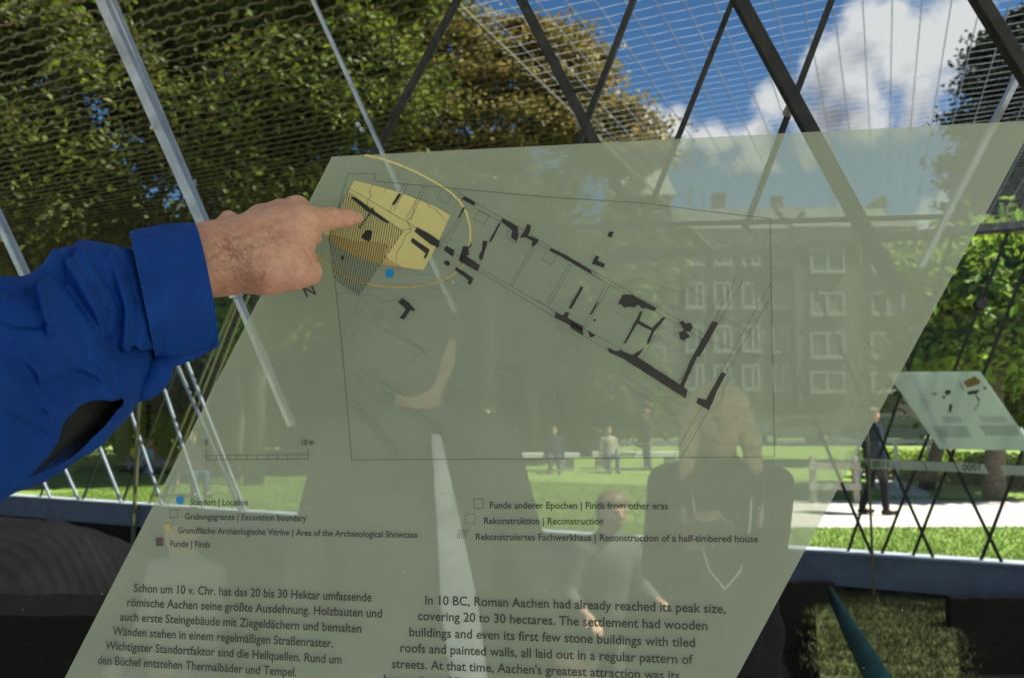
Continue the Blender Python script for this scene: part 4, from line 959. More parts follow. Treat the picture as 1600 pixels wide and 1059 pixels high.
def person(label, pos, yaw, H=1.75, pose='stand', hands=None, top='cloth_black', legs='cloth_navy', hair='hair_dark', long_hair=False, res=.009, skirt=False, lean=0.0, headturn=0.0, walk=0.0, sleeve_to=1.0, grp=None):
    k = H / 1.75; px_, py_, pz_ = pos; t = empty('person', pos, label, 'person', grp)
    cy, sy = math.cos(yaw), math.sin(yaw)
    def T(p):   # local: x right of the figure's own left hand side, y back, z up ; facing -y at yaw 0
        x, y, z = p[0] * k, p[1] * k, p[2] * k
        return (px_ + x * cy - y * sy, py_ + x * sy + y * cy, pz_ + z)
    drop = {'stand': 0, 'sit': .50, 'ground': .82, 'crouch': .62}[pose]
    hip = .93 - drop
    def sh(p): return (p[0], p[1] - lean * (p[2] - .93), p[2] - drop)      # upper body frame: lowered and leaned
    if pose == 'stand': kn = [(-.10, -.02 - walk * .2, .50), (.10, -.02 + walk * .05, .50)]; an = [(-.11, .02 - walk * .28, .09), (.11, .02 + walk * .30, .10)]
    elif pose == 'sit': kn = [(-.12, -.42, hip + .02), (.12, -.42, hip + .02)]; an = [(-.12, -.40, .08), (.12, -.44, .08)]
    elif pose == 'ground': kn = [(-.22, -.42, .42), (.22, -.40, .40)]; an = [(-.14, -.62, .06), (.12, -.60, .06)]
    else: kn = [(-.14, -.34, .48), (.14, -.26, .14)]; an = [(-.12, -.10, .09), (.12, .20, .10)]
    hp = [(-.09, 0, hip), (.09, 0, hip)]
    head = (0, -.02, 1.62); ht = headturn
    def hd(x, y, z):    # head frame
        c2, s2 = math.cos(ht), math.sin(ht); return sh((x * c2 - y * s2, -.02 + x * s2 + y * c2, z))
    if hands is None: hands = [(-.27, -.05, .84), (.27, -.05, .84)]
    hd_w = [sh(h_) for h_ in hands]
    shd = [sh((-.185, 0, 1.42)), sh((.185, 0, 1.42))]
    elb = []
    for s_, h_, hs_ in zip((-1, 1), hd_w, shd):
        a_, b_ = Vector(hs_), Vector(h_); mid_ = (a_ + b_) / 2; L = (b_ - a_).length; ex = math.sqrt(max(0.0, .29 ** 2 - (L / 2) ** 2))
        bend = (Vector((s_ * .3, .35, -.9))); ax_ = (b_ - a_).normalized(); bend = (bend - ax_ * bend.dot(ax_)).normalized(); elb.append(tuple(mid_ + bend * ex))
    sk = []
    def C(a_, b_, ra, rb, kk=.02, L=sk): L.append((T(a_), T(b_), ra * k, rb * k, kk))
    # skin: head with brow, nose, chin, ears; neck, torso core, arms, legs, feet
    C(hd(0, .015, 1.665), hd(0, -.01, 1.655), .088, .085); C(hd(0, -.03, 1.60), hd(0, -.045, 1.565), .062, .045); C(hd(-.035, -.082, 1.668), hd(.035, -.082, 1.668), .014, .014, .012)
    C(hd(0, -.092, 1.655), hd(0, -.112, 1.618), .009, .014, .01); C(hd(-.018, -.092, 1.585), hd(.018, -.092, 1.585), .009, .009, .008)
    for s_ in (-1, 1): C(hd(s_ * .078, .0, 1.65), hd(s_ * .078, .005, 1.615), .016, .010, .01); C(hd(s_ * .035, -.06, 1.62), hd(s_ * .030, -.065, 1.60), .028, .024, .02)
    C(hd(0, .01, 1.57), sh((0, .01, 1.44)), .052, .062); C(sh((0, 0, 1.40)), sh((0, 0, 1.05)), .10, .09); C(sh((0, 0, 1.05)), (0, 0, hip), .09, .09); C(sh((-.13, 0, 1.42)), sh((.13, 0, 1.42)), .05, .05)
    for i, s_ in ((0, -1), (1, 1)):
        C(shd[i], elb[i], .045, .036); C(elb[i], hd_w[i], .036, .024)
        a_, b_ = Vector(elb[i]), Vector(hd_w[i]); fd = (b_ - a_).normalized(); sd_ = fd.cross(Vector((0, 0, 1))); sd_ = sd_.normalized() if sd_.length > .1 else Vector((1, 0, 0)); dn = fd.cross(sd_)
        C(b_, b_ + fd * .07, .026, .030)
        for q_ in range(4):
            o_ = sd_ * (.019 * (q_ - 1.5)); s1 = b_ + fd * .075 + o_; s2 = s1 + fd * (.036 + .004 * (q_ % 3)) + dn * .012; s3 = s2 + fd * .02 + dn * .026
            C(s1, s2, .0095, .0088, .006); C(s2, s3, .0088, .0075, .006)
        th0 = b_ + fd * .02 + sd_ * .024 * -s_; C(th0, th0 + fd * .035 + sd_ * .03 * -s_, .012, .010, .008); C(th0 + fd * .035 + sd_ * .03 * -s_, th0 + fd * .06 + sd_ * .032 * -s_ + dn * .01, .010, .008, .006)
        C(hp[i], kn[i], .075, .052); C(kn[i], an[i], .050, .034)
        dx_ = 0; C(an[i], (an[i][0], an[i][1] - .16, .045), .036, .028)
    V, Fc = sdf_mesh(sk, res * k); obj('body', V, Fc, 'skin', t, smooth=True)
    # coat or shirt
    L2 = []
    C(sh((-.12, .0, 1.41)), sh((.12, .0, 1.41)), .088, .088, .04, L2); C(sh((0, -.01, 1.36)), sh((0, -.01, 1.05)), .145, .13, .05, L2); C(sh((-.06, 0, 1.30)), sh((-.06, 0, 1.0)), .125, .125, .05, L2); C(sh((.06, 0, 1.30)), sh((.06, 0, 1.0)), .125, .125, .05, L2)
    C(sh((0, 0, 1.05)), (0, 0, hip - (.02 if pose == 'stand' else 0)), .145, .155, .05, L2); C(sh((0, .015, 1.46)), sh((0, .01, 1.50)), .072, .064, .02, L2)
    for i in (0, 1):
        C(shd[i], elb[i], .066, .054, .03, L2); e_ = Vector(elb[i]).lerp(Vector(hd_w[i]), .88 * sleeve_to); C(elb[i], e_, .054, .040, .02, L2)
    V, Fc = sdf_mesh(L2, res * 1.3 * k); obj('coat', V, Fc, top, t, smooth=True)
    L3 = []
    for i in (0, 1):
        C(hp[i], kn[i], .098, .072, .03, L3); C(kn[i], (an[i][0], an[i][1], max(.12, an[i][2] + .02)), .070, .056, .02, L3)
    C(hp[0], hp[1], .11, .11, .03, L3)
    V, Fc = sdf_mesh(L3, res * 1.3 * k); obj('trousers', V, Fc, legs, t, smooth=True)
    for i in (0, 1):
        L4 = []; C(an[i], (an[i][0], an[i][1] - .05, .05), .046, .044, .02, L4); C((an[i][0], an[i][1] + .04, .045), (an[i][0], an[i][1] - .18, .042), .042, .036, .02, L4)
        V, Fc = sdf_mesh(L4, .009 * k); obj('shoe', V, Fc, 'shoe', t, smooth=True)
        c_ = T(hd((-.032, .032)[i], -.083, 1.648)); V, Fc = sdf_mesh([(c_, c_, .0105, .0105)], .004); obj('eye', V, Fc, 'eye', t, smooth=True)
    L5 = []
    C(hd(0, .03, 1.69), hd(0, -.005, 1.700), .092, .082, .02, L5); C(hd(0, .05, 1.66), hd(0, .05, 1.60), .082, .070, .02, L5); C(hd(-.06, -.02, 1.71), hd(.06, -.02, 1.71), .042, .042, .02, L5)
    if long_hair:
        for s_ in (-1, 1):
            C(hd(s_ * .07, .0, 1.70), hd(s_ * .105, -.01, 1.58), .035, .034, .02, L5); C(hd(s_ * .105, -.01, 1.58), sh((s_ * .12, -.06, 1.42)), .034, .026, .02, L5); C(sh((s_ * .12, -.06, 1.42)), sh((s_ * .12, -.12, 1.30)), .026, .012, .02, L5)
        C(hd(0, .07, 1.60), sh((0, .09, 1.42)), .08, .06, .02, L5)
    V, Fc = sdf_mesh(L5, res * k)
    V = V + RNG.normal(0, .0012, V.shape); obj('hair', V, Fc, hair, t, smooth=True)
    return t, T, sh

def gpos(px, Z, z=0.0): v = pix_dir(px, 640) * Z; return (v.x, v.y, z)
pos = gpos(655, 2.15)
t1, T1, s1 = person('man in an open grey jacket over a white striped shirt, faint behind the panel', pos, R(10), H=1.88, hands=[(-.30, -.10, .88), (.34, -.16, .92)], top='cloth_grey', legs='cloth_grey', hair='hair_dark', res=.008, headturn=R(150))
# white striped shirt front with buttons
mat('shirt_stripe', (0.55, 0.58, 0.62), .7, var=.05); mat('button', (0.7, 0.68, 0.6), .3)
m_ = MB(); nrow = 14
for i in range(nrow + 1):
    q_ = i / nrow; z = 1.44 - .62 * q_; w = .006 + .034 * min(1, q_ * 1.6)
    yb = -.145 - .022 * math.sin(min(1, q_ * 1.3) * math.pi)
    for j in range(9): s_ = j / 8 - .5; m_.v.append(Vector(T1((.03 + s_ * w * 2 + .09 * q_, yb - .020 + .05 * s_ * s_, z))))
for i in range(nrow):
    for j in range(8): m_.f.append((i * 9 + j, i * 9 + j + 1, (i + 1) * 9 + j + 1, (i + 1) * 9 + j))
sf = m_.build('shirt_front', 'cloth_white', t1, smooth=True); sfm = sf.modifiers.new('thick', 'SOLIDIFY'); sfm.thickness = .006
st = MB()
for j in range(1, 8):
    pts = []
    for i in range(nrow + 1): pts.append(m_.v[i * 9 + j] + Vector((0, -.004, 0)))
    st.tube(pts, .0009, 4)
st.build('shirt_stripes', 'shirt_stripe', t1)
for i in (3, 6, 9, 12):
    c = m_.v[i * 9 + 4] + Vector((0, -.006, 0)); MB().tube([c, c + Vector((0, -.004, 0))], .0065, 14).build('button', 'button', t1)

pos = gpos(1122, 2.7)
t2, T2, s2 = person('blond woman in a black jacket raising both hands, faint behind the panel', pos, R(-12), H=1.68, hands=[(-.10, -.26, 1.26), (.0, -.27, 1.30)], top='cloth_black', legs='cloth_black', hair='hair_blond', long_hair=True, res=.008, headturn=R(12))
mat('camera_black', (0.012, 0.012, 0.012), .35)
c = Vector(T2((-.03, -.36, 1.30)))
cmr = empty('compact_camera', c, 'small black camera held by the blond woman', 'camera')
MB().box(c, (.11, .045, .07)).build('camera_body', 'camera_black', cmr); MB().tube([c + Vector((0, -.022, 0)), c + Vector((0, -.06, 0))], .026, 16).build('lens', 'camera_black', cmr)
m_ = MB()
for s_ in (-1, 1): m_.tube([T2((s_ * .10, -.10, 1.43)), T2((s_ * .085, -.16, 1.30)), T2((s_ * .05, -.185, 1.16)), T2((0, -.19, 1.10))], .003, 6)
m_.build('necklace', 'cloth_white', t2)
pos = gpos(930, 5.0, PITZ + .35)
wall_block('low black stone footing under the bending woman', 880, 990, 645 + 2.15 * F / 5.0, 4.7, thick=.9)
person('woman bending in grey clothes before the stone benches, faint behind the panel', pos, R(25), H=1.66, pose='stand', hands=[(-.28, -.34, 1.06), (.20, -.40, 1.10)], top='cloth_grey', legs='cloth_grey', hair='hair_brown', res=.010, lean=.25, sleeve_to=.75)
pos = gpos(300, 3.1)
t4, T4, s4 = person('child in a cream hooded top holding a white bag, lower left of the panel', pos, R(-20), H=1.22, hands=[(-.12, -.30, 1.02), (.16, -.30, .98)], top='cloth_cream', legs='cloth_jeans', hair='hair_brown', res=.012)
c = Vector(T4((.04, -.40, .88))); v, f = [], []
for j in range(13):
    for i in range(24):
        a_ = 2 * math.pi * i / 24; q_ = j / 12; rr_ = (.03 + .085 * math.sin(q_ * math.pi * .9 + .1)) * (1 + .18 * mnoise.noise(Vector((math.cos(a_) * 2, math.sin(a_) * 2, q_ * 4))))
        v.append(c + Vector((rr_ * math.cos(a_), rr_ * .7 * math.sin(a_), .08 - q_ * .24)))
for j in range(12):
    for i in range(24): f.append((j * 24 + i, j * 24 + (i + 1) % 24, (j + 1) * 24 + (i + 1) % 24, (j + 1) * 24 + i))
f.append(tuple(12 * 24 + i for i in range(24)))
tag(obj('plastic_bag', v, f, 'cloth_white', smooth=True), 'crumpled white plastic bag held by the child in cream', 'bag')

pos = at_z(1368, 804, 0)
person('man in a dark suit walking on the gravel path beside the panel edge', (pos.x, pos.y, 0.01), R(95), H=1.66, hands=[(-.24, -.10, .88), (.24, -.14, .9)], top='cloth_navy', legs='cloth_black', hair='hair_brown', walk=.5)
for px, Z, pose, top, lab, yw in ((222, 22, 'ground', 'cloth_yellow', 'person in a yellow top sitting on the lawn below the sleeve', 20), (238, 22.5, 'ground', 'cloth_red', 'person in a red top sitting on the lawn below the sleeve', -30), (230, 21.4, 'ground', 'cloth_sky', 'person in a light blue top sitting on the lawn below the sleeve', 60),
                                  (300, 15.5, 'sit', 'cloth_black', 'person in black seated between the struts left of the panel', 50), (865, 21.6, 'sit', 'cloth_navy', 'seated person in navy on the left stone bench', 0), (950, 21.8, 'sit', 'cloth_cream', 'seated person in cream on the right stone bench', 10),
                                  (1010, 22.6, 'stand', 'cloth_olive', 'person in olive walking past the right stone bench', -70), (760, 20.5, 'stand', 'cloth_sky', 'person in light blue standing beside the left stone bench', 30)):
    p_ = gpos(px, Z)
    person(lab, p_, R(yw), H=1.7, pose=pose, top=top, legs='cloth_jeans', res=.016, hair='hair_brown', grp='people resting across the lawn')

# ================================================================== THE POINTING ARM
man = empty('person', (-.95, -.15, .9), 'person reaching in from the left in a blue jacket, pointing at the plan', 'person')
def hp_(zx, zy, Z): return tuple(U(300 + zx / 5.333, 290 + zy / 5.333, Z))
def hr(r): return r / 5.333 * .83 / F
H = []
def hc(a_, b_, ra, rb, kk=.010): H.append((hp_(*a_), hp_(*b_), hr(ra), hr(rb), kk))
ZF = ray_plane(567, 341, PP0, PN).y          # depth of the panel where the finger lands
zt = PP(567, 341).y
hc((-420, 770, .765), (150, 612, .795), 235, 238, .02)
hc((150, 612, .80), (560, 560, .815), 232, 215, .03)
hc((300, 500, .815), (800, 330, .828), 175, 150, .02); hc((250, 640, .80), (640, 690, .805), 215, 178, .02)
hc((560, 520, .81), (830, 500, .82), 215, 160, .02); hc((560, 430, .83), (640, 300, .845), 170, 125, .02)
hc((640, 300, .845), (830, 235, .85), 110, 105, .012); hc((830, 235, .845), (880, 190, .85), 100, 100, .012)     # middle finger knuckle
hc((880, 200, .85), (960, 300, .865), 90, 70, .008); hc((960, 300, .868), (1010, 410, .866), 66, 58, .006); hc((1000, 400, .864), (1036, 442, .852), 52, 48, .004)
hc((820, 340, .82), (965, 300, .822), 150, 112, .02)                         # index knuckle
hc((965, 300, .822), (1150, 275, .843), 108, 84, .012); hc((1150, 275, .843), (1285, 272, .858), 84, 72, .008); hc((1285, 272, .858), (1372, 270, .868), 70, 54, .006)
hc((930, 262, .807), (960, 262, .807), 50, 40, .02)
hc((640, 700, .80), (860, 715, .805), 172, 130, .02); hc((860, 715, .805), (975, 722, .818), 118, 92, .012); hc((975, 722, .82), (1000, 690, .838), 86, 74, .01)   # thumb
hc((790, 560, .81), (830, 520, .82), 140, 128, .02)
hc((300, 275, .825), (285, 300, .822), 66, 62, .012)                           # knob of the wrist bone behind
hc((560, 250, .855), (740, 200, .870), 90, 80, .012); hc((740, 200, .870), (860, 300, .89 - .012), 76, 60, .01)   # ring finger, curled behind
hc((430, 330, .85), (600, 290, .868), 90, 78, .012); hc((600, 290, .868), (720, 400, .875), 68, 55, .01)
V, Fc = sdf_mesh(H, .0014, k=.01)
# fine relief: tendons, veins, knuckle folds
Nv = len(V); Pz = np.array([project(p_) for p_ in V]); zx = (Pz[:, 0] - 300) * 5.333; zy = (Pz[:, 1] - 290) * 5.333
def poly_prof(zx, zy, pts, wd_):
    best = np.full(len(zx), 1e9)
    for (x0, y0), (x1, y1) in zip(pts[:-1], pts[1:]):
        L2_ = (x1 - x0) ** 2 + (y1 - y0) ** 2; tt = np.clip(((zx - x0) * (x1 - x0) + (zy - y0) * (y1 - y0)) / L2_, 0, 1)
        best = np.minimum(best, np.hypot(zx - x0 - tt * (x1 - x0), zy - y0 - tt * (y1 - y0)))
    return np.exp(-(best / wd_) ** 2)
hm = bpy.data.meshes.new('tmp'); hm.from_pydata(V.tolist(), [], Fc.tolist()); hm.update()
nrm = np.zeros(Nv * 3); hm.vertices.foreach_get('normal', nrm); nrm = nrm.reshape(-1, 3)
adj = np.array([[e.vertices[0], e.vertices[1]] for e in hm.edges])
for _ in range(3):      # relax the grid steps
    S_ = np.zeros_like(V); c_ = np.zeros(Nv)
    np.add.at(S_, adj[:, 0], V[adj[:, 1]]); np.add.at(S_, adj[:, 1], V[adj[:, 0]]); np.add.at(c_, adj[:, 0], 1); np.add.at(c_, adj[:, 1], 1)
    V = V * .4 + .6 * S_ / c_[:, None]
near = nrm[:, 1] < .35
dsp = np.zeros(Nv)
for pts, wd_, am in (([(330, 480), (560, 400), (880, 280)], 28, .0011), ([(300, 430), (520, 300), (780, 220)], 24, .0009), ([(420, 560), (620, 520), (800, 420), (900, 400)], 18, .0008), ([(520, 560), (700, 620), (820, 600)], 16, .0006), ([(620, 250), (760, 330), (860, 330)], 14, .0006),
                     ([(850, 215), (905, 250), (960, 265)], 22, .0008), ([(1135, 200), (1140, 260), (1130, 330)], 7, -.0004), ([(1160, 200), (1166, 260), (1155, 340)], 6, -.0004), ([(1180, 200), (1186, 260)], 6, -.0003), ([(1280, 215), (1284, 300)], 6, -.0004),
                     ([(230, 500), (340, 560), (300, 640)], 12, -.0010), ([(150, 600), (240, 560), (330, 590)], 12, -.0009), ([(440, 800), (560, 790), (590, 730)], 16, -.0010), ([(200, 720), (330, 700)], 10, -.0006), ([(1000, 640), (990, 580), (960, 540)], 10, -.0008), ([(985, 400), (1030, 380), (1080, 385)], 8, -.0006)):
    dsp += poly_prof(zx, zy, pts, wd_) * am
dsp = dsp * near * 1.45
dsp += np.array([mnoise.noise(Vector(p_) * 90) * .0005 + mnoise.noise(Vector(p_) * 260) * .00018 for p_ in V])
V = V + nrm * dsp[:, None]
# skin with mottling, veins and pores
def skin_hand():
    m = bpy.data.materials.new('skin_hand'); m.use_nodes = True; t = m.node_tree; b = t.nodes['Principled BSDF']
    tcn = N(t, 'ShaderNodeTexCoord')
    n1 = N(t, 'ShaderNodeTexNoise', inp={'Scale': 22.0, 'Detail': 4.0}); n2 = N(t, 'ShaderNodeTexNoise', inp={'Scale': 160.0, 'Detail': 3.0}); n3 = N(t, 'ShaderNodeTexVoronoi', inp={'Scale': 900.0})
    for n_ in (n1, n2, n3): t.links.new(tcn.outputs['Object'], n_.inputs['Vector'])
    cr = N(t, 'ShaderNodeValToRGB'); t.links.new(n1.outputs['Fac'], cr.inputs[0])
    cr.color_ramp.elements[0].position = .3; cr.color_ramp.elements[0].color = (0.56, 0.27, 0.19, 1); cr.color_ramp.elements[1].position = .7; cr.color_ramp.elements[1].color = (0.66, 0.39, 0.25, 1)
    mxx = N(t, 'ShaderNodeMix', data_type='RGBA', blend_type='MULTIPLY', inp={'Factor': .35}); t.links.new(cr.outputs[0], mxx.inputs['A']); 
    c2 = N(t, 'ShaderNodeValToRGB'); t.links.new(n2.outputs['Fac'], c2.inputs[0]); c2.color_ramp.elements[0].position = .35; c2.color_ramp.elements[0].color = (0.75, 0.55, 0.5, 1); c2.color_ramp.elements[1].position = .6; c2.color_ramp.elements[1].color = (1, 1, 1, 1)
    t.links.new(c2.outputs[0], mxx.inputs['B']); t.links.new(mxx.outputs['Result'], b.inputs['Base Color'])
    b.inputs['Roughness'].default_value = .48; b.inputs['Subsurface Weight'].default_value = .25; b.inputs['Subsurface Radius'].default_value = (1, .35, .2); b.inputs['Subsurface Scale'].default_value = .006
    ad = math_(t, 'MULTIPLY_ADD', n3.outputs['Distance'], .5, n2.outputs['Fac'])
    bp = N(t, 'ShaderNodeBump', inp={'Strength': .35, 'Distance': .0012}); t.links.new(ad, bp.inputs['Height']); t.links.new(bp.outputs[0], b.inputs['Normal'])
    return m
SKH = skin_hand()
hand = obj('body', V, Fc, SKH, man, smooth=True, label='bare left hand and wrist with pointing index finger')
# nail of the index finger
mat('nail', (0.66, 0.42, 0.36), .25, var=.05)
nc = Vector(hp_(1378, 232, .862)); nn_ = (nc - Vector(hp_(1372, 270, .868))).normalized()
fx = (Vector(hp_(1372, 270, .868)) - Vector(hp_(1285, 272, .858))).normalized(); fy = nn_.cross(fx)
v = []; f = []
for j in range(7):
    for i in range(7):
        s_, q_ = (i / 6 - .5), (j / 6 - .5); v.append(nc + nn_ * (-.0010 - .006 * q_ * q_) + fx * s_ * .010 + fy * q_ * .0085)
for j in range(6):
    for i in range(6): f.append((j * 7 + i, j * 7 + i + 1, (j + 1) * 7 + i + 1, (j + 1) * 7 + i))
obj('fingernail', v, f, 'nail', man, smooth=True)
# hairs on wrist and back of the hand
hm2 = bpy.data.meshes.new('tmp2'); hm2.from_pydata(V.tolist(), [], Fc.tolist()); bvh = BVHTree.FromPolygons([tuple(p_) for p_ in V], [tuple(q_) for q_ in Fc])
mat('arm_hair', (0.05, 0.03, 0.018), .5)
v, f = [], []
cam0 = Vector((0, 0, CAMZ))
for _ in range(800):
    g = random.random()
    if g < .62: ax_, ay_ = random.gauss(330, 130), random.gauss(520, 110)
    elif g < .85: ax_, ay_ = random.gauss(450, 90), random.gauss(770, 60)
    else: ax_, ay_ = random.gauss(650, 120), random.gauss(420, 90)
    px = 300 + ax_ / 5.333; py = 290 + ay_ / 5.333
    d = pix_dir(px, py).normalized(); loc, nr_, i_, ds = bvh.ray_cast(cam0, d)
    if loc is None or ds > 1.0: continue
    gd = Vector((random.gauss(.5, .35), .1, random.gauss(-.6, .35))); gd = (gd - nr_ * gd.dot(nr_)).normalized(); L = random.uniform(.004, .010); cur = random.gauss(0, .35); sdv = nr_.cross(gd)
    k = len(v); w = random.uniform(.00004, .00008)
    for s_ in range(4):
        q_ = s_ / 3; c = loc + nr_ * (.0002 + .0016 * q_ * (1 - .4 * q_)) + gd * L * q_ + sdv * L * cur * q_ * q_
        ww = w * (1 - .7 * q_); v += [c - sdv * ww, c + sdv * ww]
        if s_: f.append((k + 2 * s_ - 2, k + 2 * s_ - 1, k + 2 * s_ + 1, k + 2 * s_))
obj('arm_hair', v, f, 'arm_hair', man, kind='stuff')

# ---- sleeve
def blue_cloth():
    m = bpy.data.materials.new('jacket_blue'); m.use_nodes = True; t = m.node_tree; b = t.nodes['Principled BSDF']
    tcn = N(t, 'ShaderNodeTexCoord'); n1 = N(t, 'ShaderNodeTexNoise', inp={'Scale': 30.0, 'Detail': 5.0}); t.links.new(tcn.outputs['Object'], n1.inputs['Vector'])
    cr = N(t, 'ShaderNodeValToRGB'); t.links.new(n1.outputs['Fac'], cr.inputs[0]); cr.color_ramp.elements[0].position = .35; cr.color_ramp.elements[0].color = (0.0004, 0.036, 0.205, 1); cr.color_ramp.elements[1].position = .7; cr.color_ramp.elements[1].color = (0.0006, 0.050, 0.27, 1)
    t.links.new(cr.outputs[0], b.inputs['Base Color']); b.inputs['Roughness'].default_value = .72; b.inputs['Specular IOR Level'].default_value = .22; b.inputs['Sheen Weight'].default_value = 0
    n2 = N(t, 'ShaderNodeTexNoise', inp={'Scale': 55.0, 'Detail': 4.0}); t.links.new(tcn.outputs['Object'], n2.inputs['Vector'])
    wv = N(t, 'ShaderNodeTexWave', wave_type='BANDS', bands_direction='DIAGONAL', inp={'Scale': 420.0, 'Distortion': 1.0}); t.links.new(tcn.outputs['Object'], wv.inputs['Vector'])
    ad = math_(t, 'MULTIPLY_ADD', wv.outputs['Fac'], .12, n2.outputs['Fac'])
    bp = N(t, 'ShaderNodeBump', inp={'Strength': .30, 'Distance': .0022}); t.links.new(ad, bp.inputs['Height']); t.links.new(bp.outputs[0], b.inputs['Normal']); return m
BLUE = blue_cloth(); mat('lining_shade_black', (0.004, 0.004, 0.005), .9); mat('stitch', (0.002, 0.09, 0.36), .8)
def interp(sts, n):
    """smooth stations: rows of numbers, Catmull-Rom"""
    a_ = np.array(sts, float); out = []
    K = len(a_)
    for i in range(n):
        u_ = i / (n - 1) * (K - 1); j = min(int(u_), K - 2); s_ = u_ - j
        p0, p1, p2_, p3 = a_[max(j - 1, 0)], a_[j], a_[j + 1], a_[min(j + 2, K - 1)]
        out.append(.5 * ((2 * p1) + (-p0 + p2_) * s_ + (2 * p0 - 5 * p1 + 4 * p2_ - p3) * s_ ** 2 + (-p0 + 3 * p1 - 3 * p2_ + p3) * s_ ** 3))
    return out
def rings(sts, n, nt_, depth_k, shear, close=True):
    V_ = []; C_ = []
    for (tx, ty, bx, by, Z) in interp(sts, n):
        T_ = U(tx, ty, Z); B_ = U(bx, by, Z); c = (T_ + B_) / 2; A = (T_ - B_) / 2; hh_ = A.length
        Dv = Vector((shear * hh_, -hh_ * depth_k, 0)); 
        for j in range(nt_):
            th = 2 * math.pi * j / nt_; V_.append(c + A * math.cos(th) + Dv * math.sin(th)); C_.append(c)
    F_ = [(i * nt_ + j, i * nt_ + (j + 1) % nt_, (i + 1) * nt_ + (j + 1) % nt_, (i + 1) * nt_ + j) for i in range(n - 1) for j in range(nt_)]
    return V_, C_, F_
sts = [(-420, 620, -380, 1500, .28), (-250, 530, -200, 1120, .38), (-120, 455, -90, 905, .47), (-20, 428, 0, 788, .55), (45, 426, 75, 752, .60), (85, 395, 120, 722, .63), (112, 378, 165, 690, .66), (150, 373, 205, 648, .69), (185, 379, 235, 600, .72), (212, 383, 252, 575, .742), (240, 384, 278, 566, .755)]
n_, nt_ = 300, 320
Vs, Cs, Fs = rings(sts, n_, nt_, .80, .30)
Vs = np.array([tuple(p_) for p_ in Vs]); Cs = np.array([tuple(p_) for p_ in Cs])
pj = np.array([project(p_) for p_ in Vs]); sx, sy = pj[:, 0], pj[:, 1]
th = np.tile(2 * np.pi * np.arange(nt_) / nt_, n_); front = np.clip(np.sin(th) * 1.6 + .25, 0, 1)
d = np.zeros(len(Vs))
for pts, wd_, am in (([(95, 425), (111, 450), (151, 516), (168, 535)], 8, -.0065), ([(102, 405), (124, 440), (155, 492)], 9, .005), ([(146, 400), (170, 440), (186, 485), (180, 543), (191, 600)], 8, -.008), ([(152, 440), (166, 490), (172, 545), (176, 595)], 6, -.006),
                     ([(178, 400), (200, 470), (200, 540)], 9, .006), ([(195, 420), (211, 476), (214, 520), (208, 565)], 7, -.007), ([(67, 470), (89, 507), (133, 553), (191, 612)], 22, .007), ([(62, 655), (72, 614), (111, 592), (150, 600)], 14, -.006),
                     ([(0, 436), (35, 452), (75, 420)], 8, -.004), ([(-30, 470), (27, 499), (80, 505)], 9, -.0045), ([(-40, 520), (30, 560), (60, 620)], 16, -.004), ([(200, 567), (225, 562), (255, 556)], 8, -.013), ([(85, 395), (66, 460), (80, 520)], 9, .004), ([(112, 378), (92, 420)], 5, -.004),
                     ([(125, 500), (140, 560), (185, 610)], 7, -.004), ([(225, 400), (235, 460), (240, 520)], 7, -.003), ([(-60, 700), (0, 660), (60, 690)], 16, -.005), ([(20, 540), (60, 580), (70, 640)], 10, .004), ([(130, 390), (150, 430), (160, 470)], 6, .003)):
    d += poly_prof(sx, sy, pts, wd_) * am
d *= front * 1.5
d += np.array([mnoise.noise(Vector((p_[0] * 14, p_[1] * 9, p_[2] * 14))) * .005 + abs(mnoise.noise(Vector((p_[0] * 30, p_[1] * 18, p_[2] * 30)))) * -.0045 + mnoise.noise(Vector((p_[0] * 90, p_[1] * 60, p_[2] * 90))) * .0005 for p_ in Vs])
out_ = Vs - Cs; out_ /= np.linalg.norm(out_, axis=1)[:, None]
V2 = Vs + out_ * d[:, None]
# open vent: recessed faces coloured black for fold shade and lining
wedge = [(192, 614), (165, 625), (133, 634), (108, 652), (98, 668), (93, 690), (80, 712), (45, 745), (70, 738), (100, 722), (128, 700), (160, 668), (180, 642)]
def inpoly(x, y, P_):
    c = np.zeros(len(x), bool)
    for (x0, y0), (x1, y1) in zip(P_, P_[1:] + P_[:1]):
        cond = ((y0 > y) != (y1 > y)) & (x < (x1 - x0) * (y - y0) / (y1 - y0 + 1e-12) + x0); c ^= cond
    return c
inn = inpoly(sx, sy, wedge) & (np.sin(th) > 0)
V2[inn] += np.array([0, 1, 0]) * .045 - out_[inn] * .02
slv = obj('sleeve', V2, Fs, [BLUE, MATS['lining_shade_black']], man, smooth=True)
slv.data.polygons.foreach_set('material_index', [1 if (inn[q_[0]] or inn[q_[2]]) else 0 for q_ in Fs])
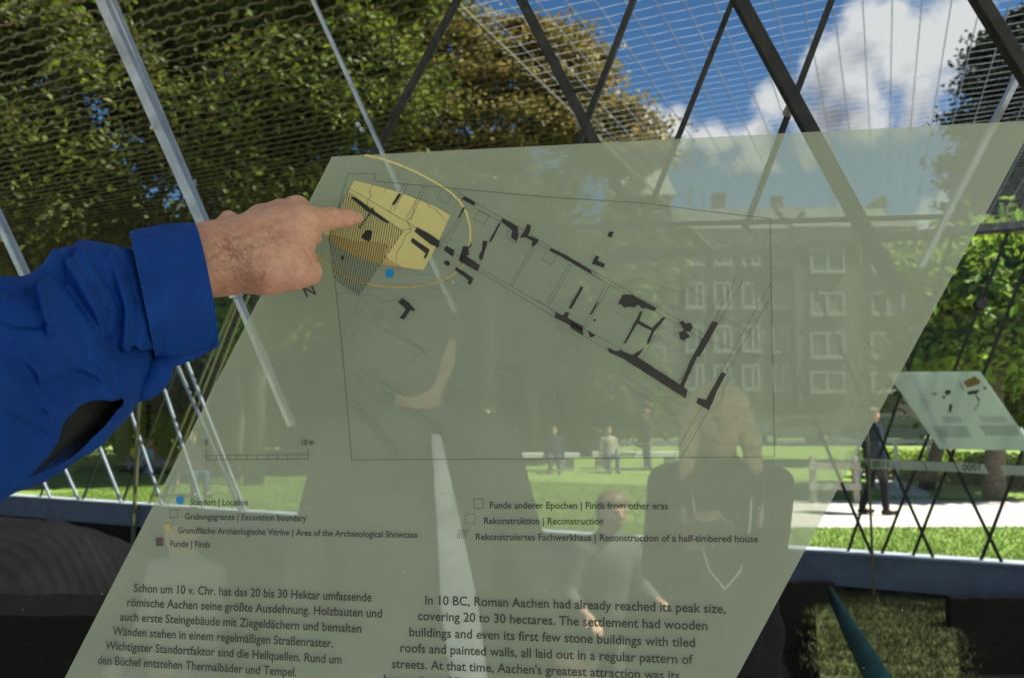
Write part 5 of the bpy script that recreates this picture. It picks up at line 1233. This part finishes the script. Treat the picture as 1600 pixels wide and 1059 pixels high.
# cuff: outer shell, rolled rim, inner wall
cst = [(203, 364, 247, 572, .738), (208, 361, 251, 573, .741), (250, 354, 292, 562, .757), (298, 352, 337, 545, .775), (303, 354, 340, 541, .778)]
Vc, Cc, Fcf = rings(cst, 70, nt_, .82, .36)
ins = [(302, 358, 338, 537, .778), (290, 362, 326, 538, .772), (262, 368, 300, 548, .760)]
Vi, Ci, Fi = rings(ins, 20, nt_, .80, .36)
Vc = np.array([tuple(p_) for p_ in Vc]); Cc = np.array([tuple(p_) for p_ in Cc]); pj = np.array([project(p_) for p_ in Vc]); o2 = Vc - Cc; o2 /= np.linalg.norm(o2, axis=1)[:, None]
dc = np.array([mnoise.noise(Vector((p_[0] * 16, p_[1] * 10, p_[2] * 12))) * .0028 for p_ in Vc])
dc += poly_prof(pj[:, 0], pj[:, 1], [(215, 361), (247, 440), (254, 500), (256, 566)], 1.6) * -.0008 + poly_prof(pj[:, 0], pj[:, 1], [(292, 354), (322, 400), (337, 460), (336, 520), (328, 545)], 1.2) * -.0008 + poly_prof(pj[:, 0], pj[:, 1], [(255, 545), (300, 540), (338, 522)], 1.4) * -.0006
Vc = Vc + o2 * dc[:, None]
k = len(Vc); Vall = np.concatenate([Vc, np.array([tuple(p_) for p_ in Vi])])
Fall = Fcf + [tuple(q_ + k for q_ in fc_) for fc_ in Fi] + [((69 * nt_ + j), (69 * nt_ + (j + 1) % nt_), k + (j + 1) % nt_, k + j) for j in range(nt_)] 
obj('cuff', Vall, Fall, BLUE, man, smooth=True)
def px_tube(name, pts, rads, m, seg=10, flatz=1.0):
    P_ = interp([(x, y, Z, r) for (x, y, Z), r in zip(pts, rads)], 24)
    mb = MB().tube([U(q_[0], q_[1], q_[2]) for q_ in P_], [q_[3] for q_ in P_], seg); return mb.build(name, m, man, smooth=True)
sm_ = MB()
for ri, per in ((66, 4), (64, 4), (9, 4), (7, 4)):
    for j in range(0, nt_, per):
        a_ = Vector(Vc[ri * nt_ + j]); b_ = Vector(Vc[ri * nt_ + (j + 2) % nt_]); o_ = Vector(o2[ri * nt_ + j])
        sm_.bar(a_ + o_ * .0002, b_ + o_ * .0002, .0007, .0006, o_)
sm_.build('stitching', 'stitch', man, kind='stuff')
# lower seam band under the cuff and the loose tab
px_tube('cuff_seam', [(340, 531, .772), (324, 542, .765), (290, 556, .750), (258, 568, .735)], [.0012, .0048, .006, .006], BLUE)
px_tube('sleeve_tab', [(262, 566, .725), (248, 580, .715), (240, 598, .705), (226, 612, .70), (214, 622, .70)], [.007, .0125, .0105, .0085, .004], BLUE, 16)
px_tube('sleeve_tab', [(236, 566, .722), (222, 584, .712), (205, 612, .70), (195, 640, .69)], [.005, .009, .010, .006], BLUE, 16)
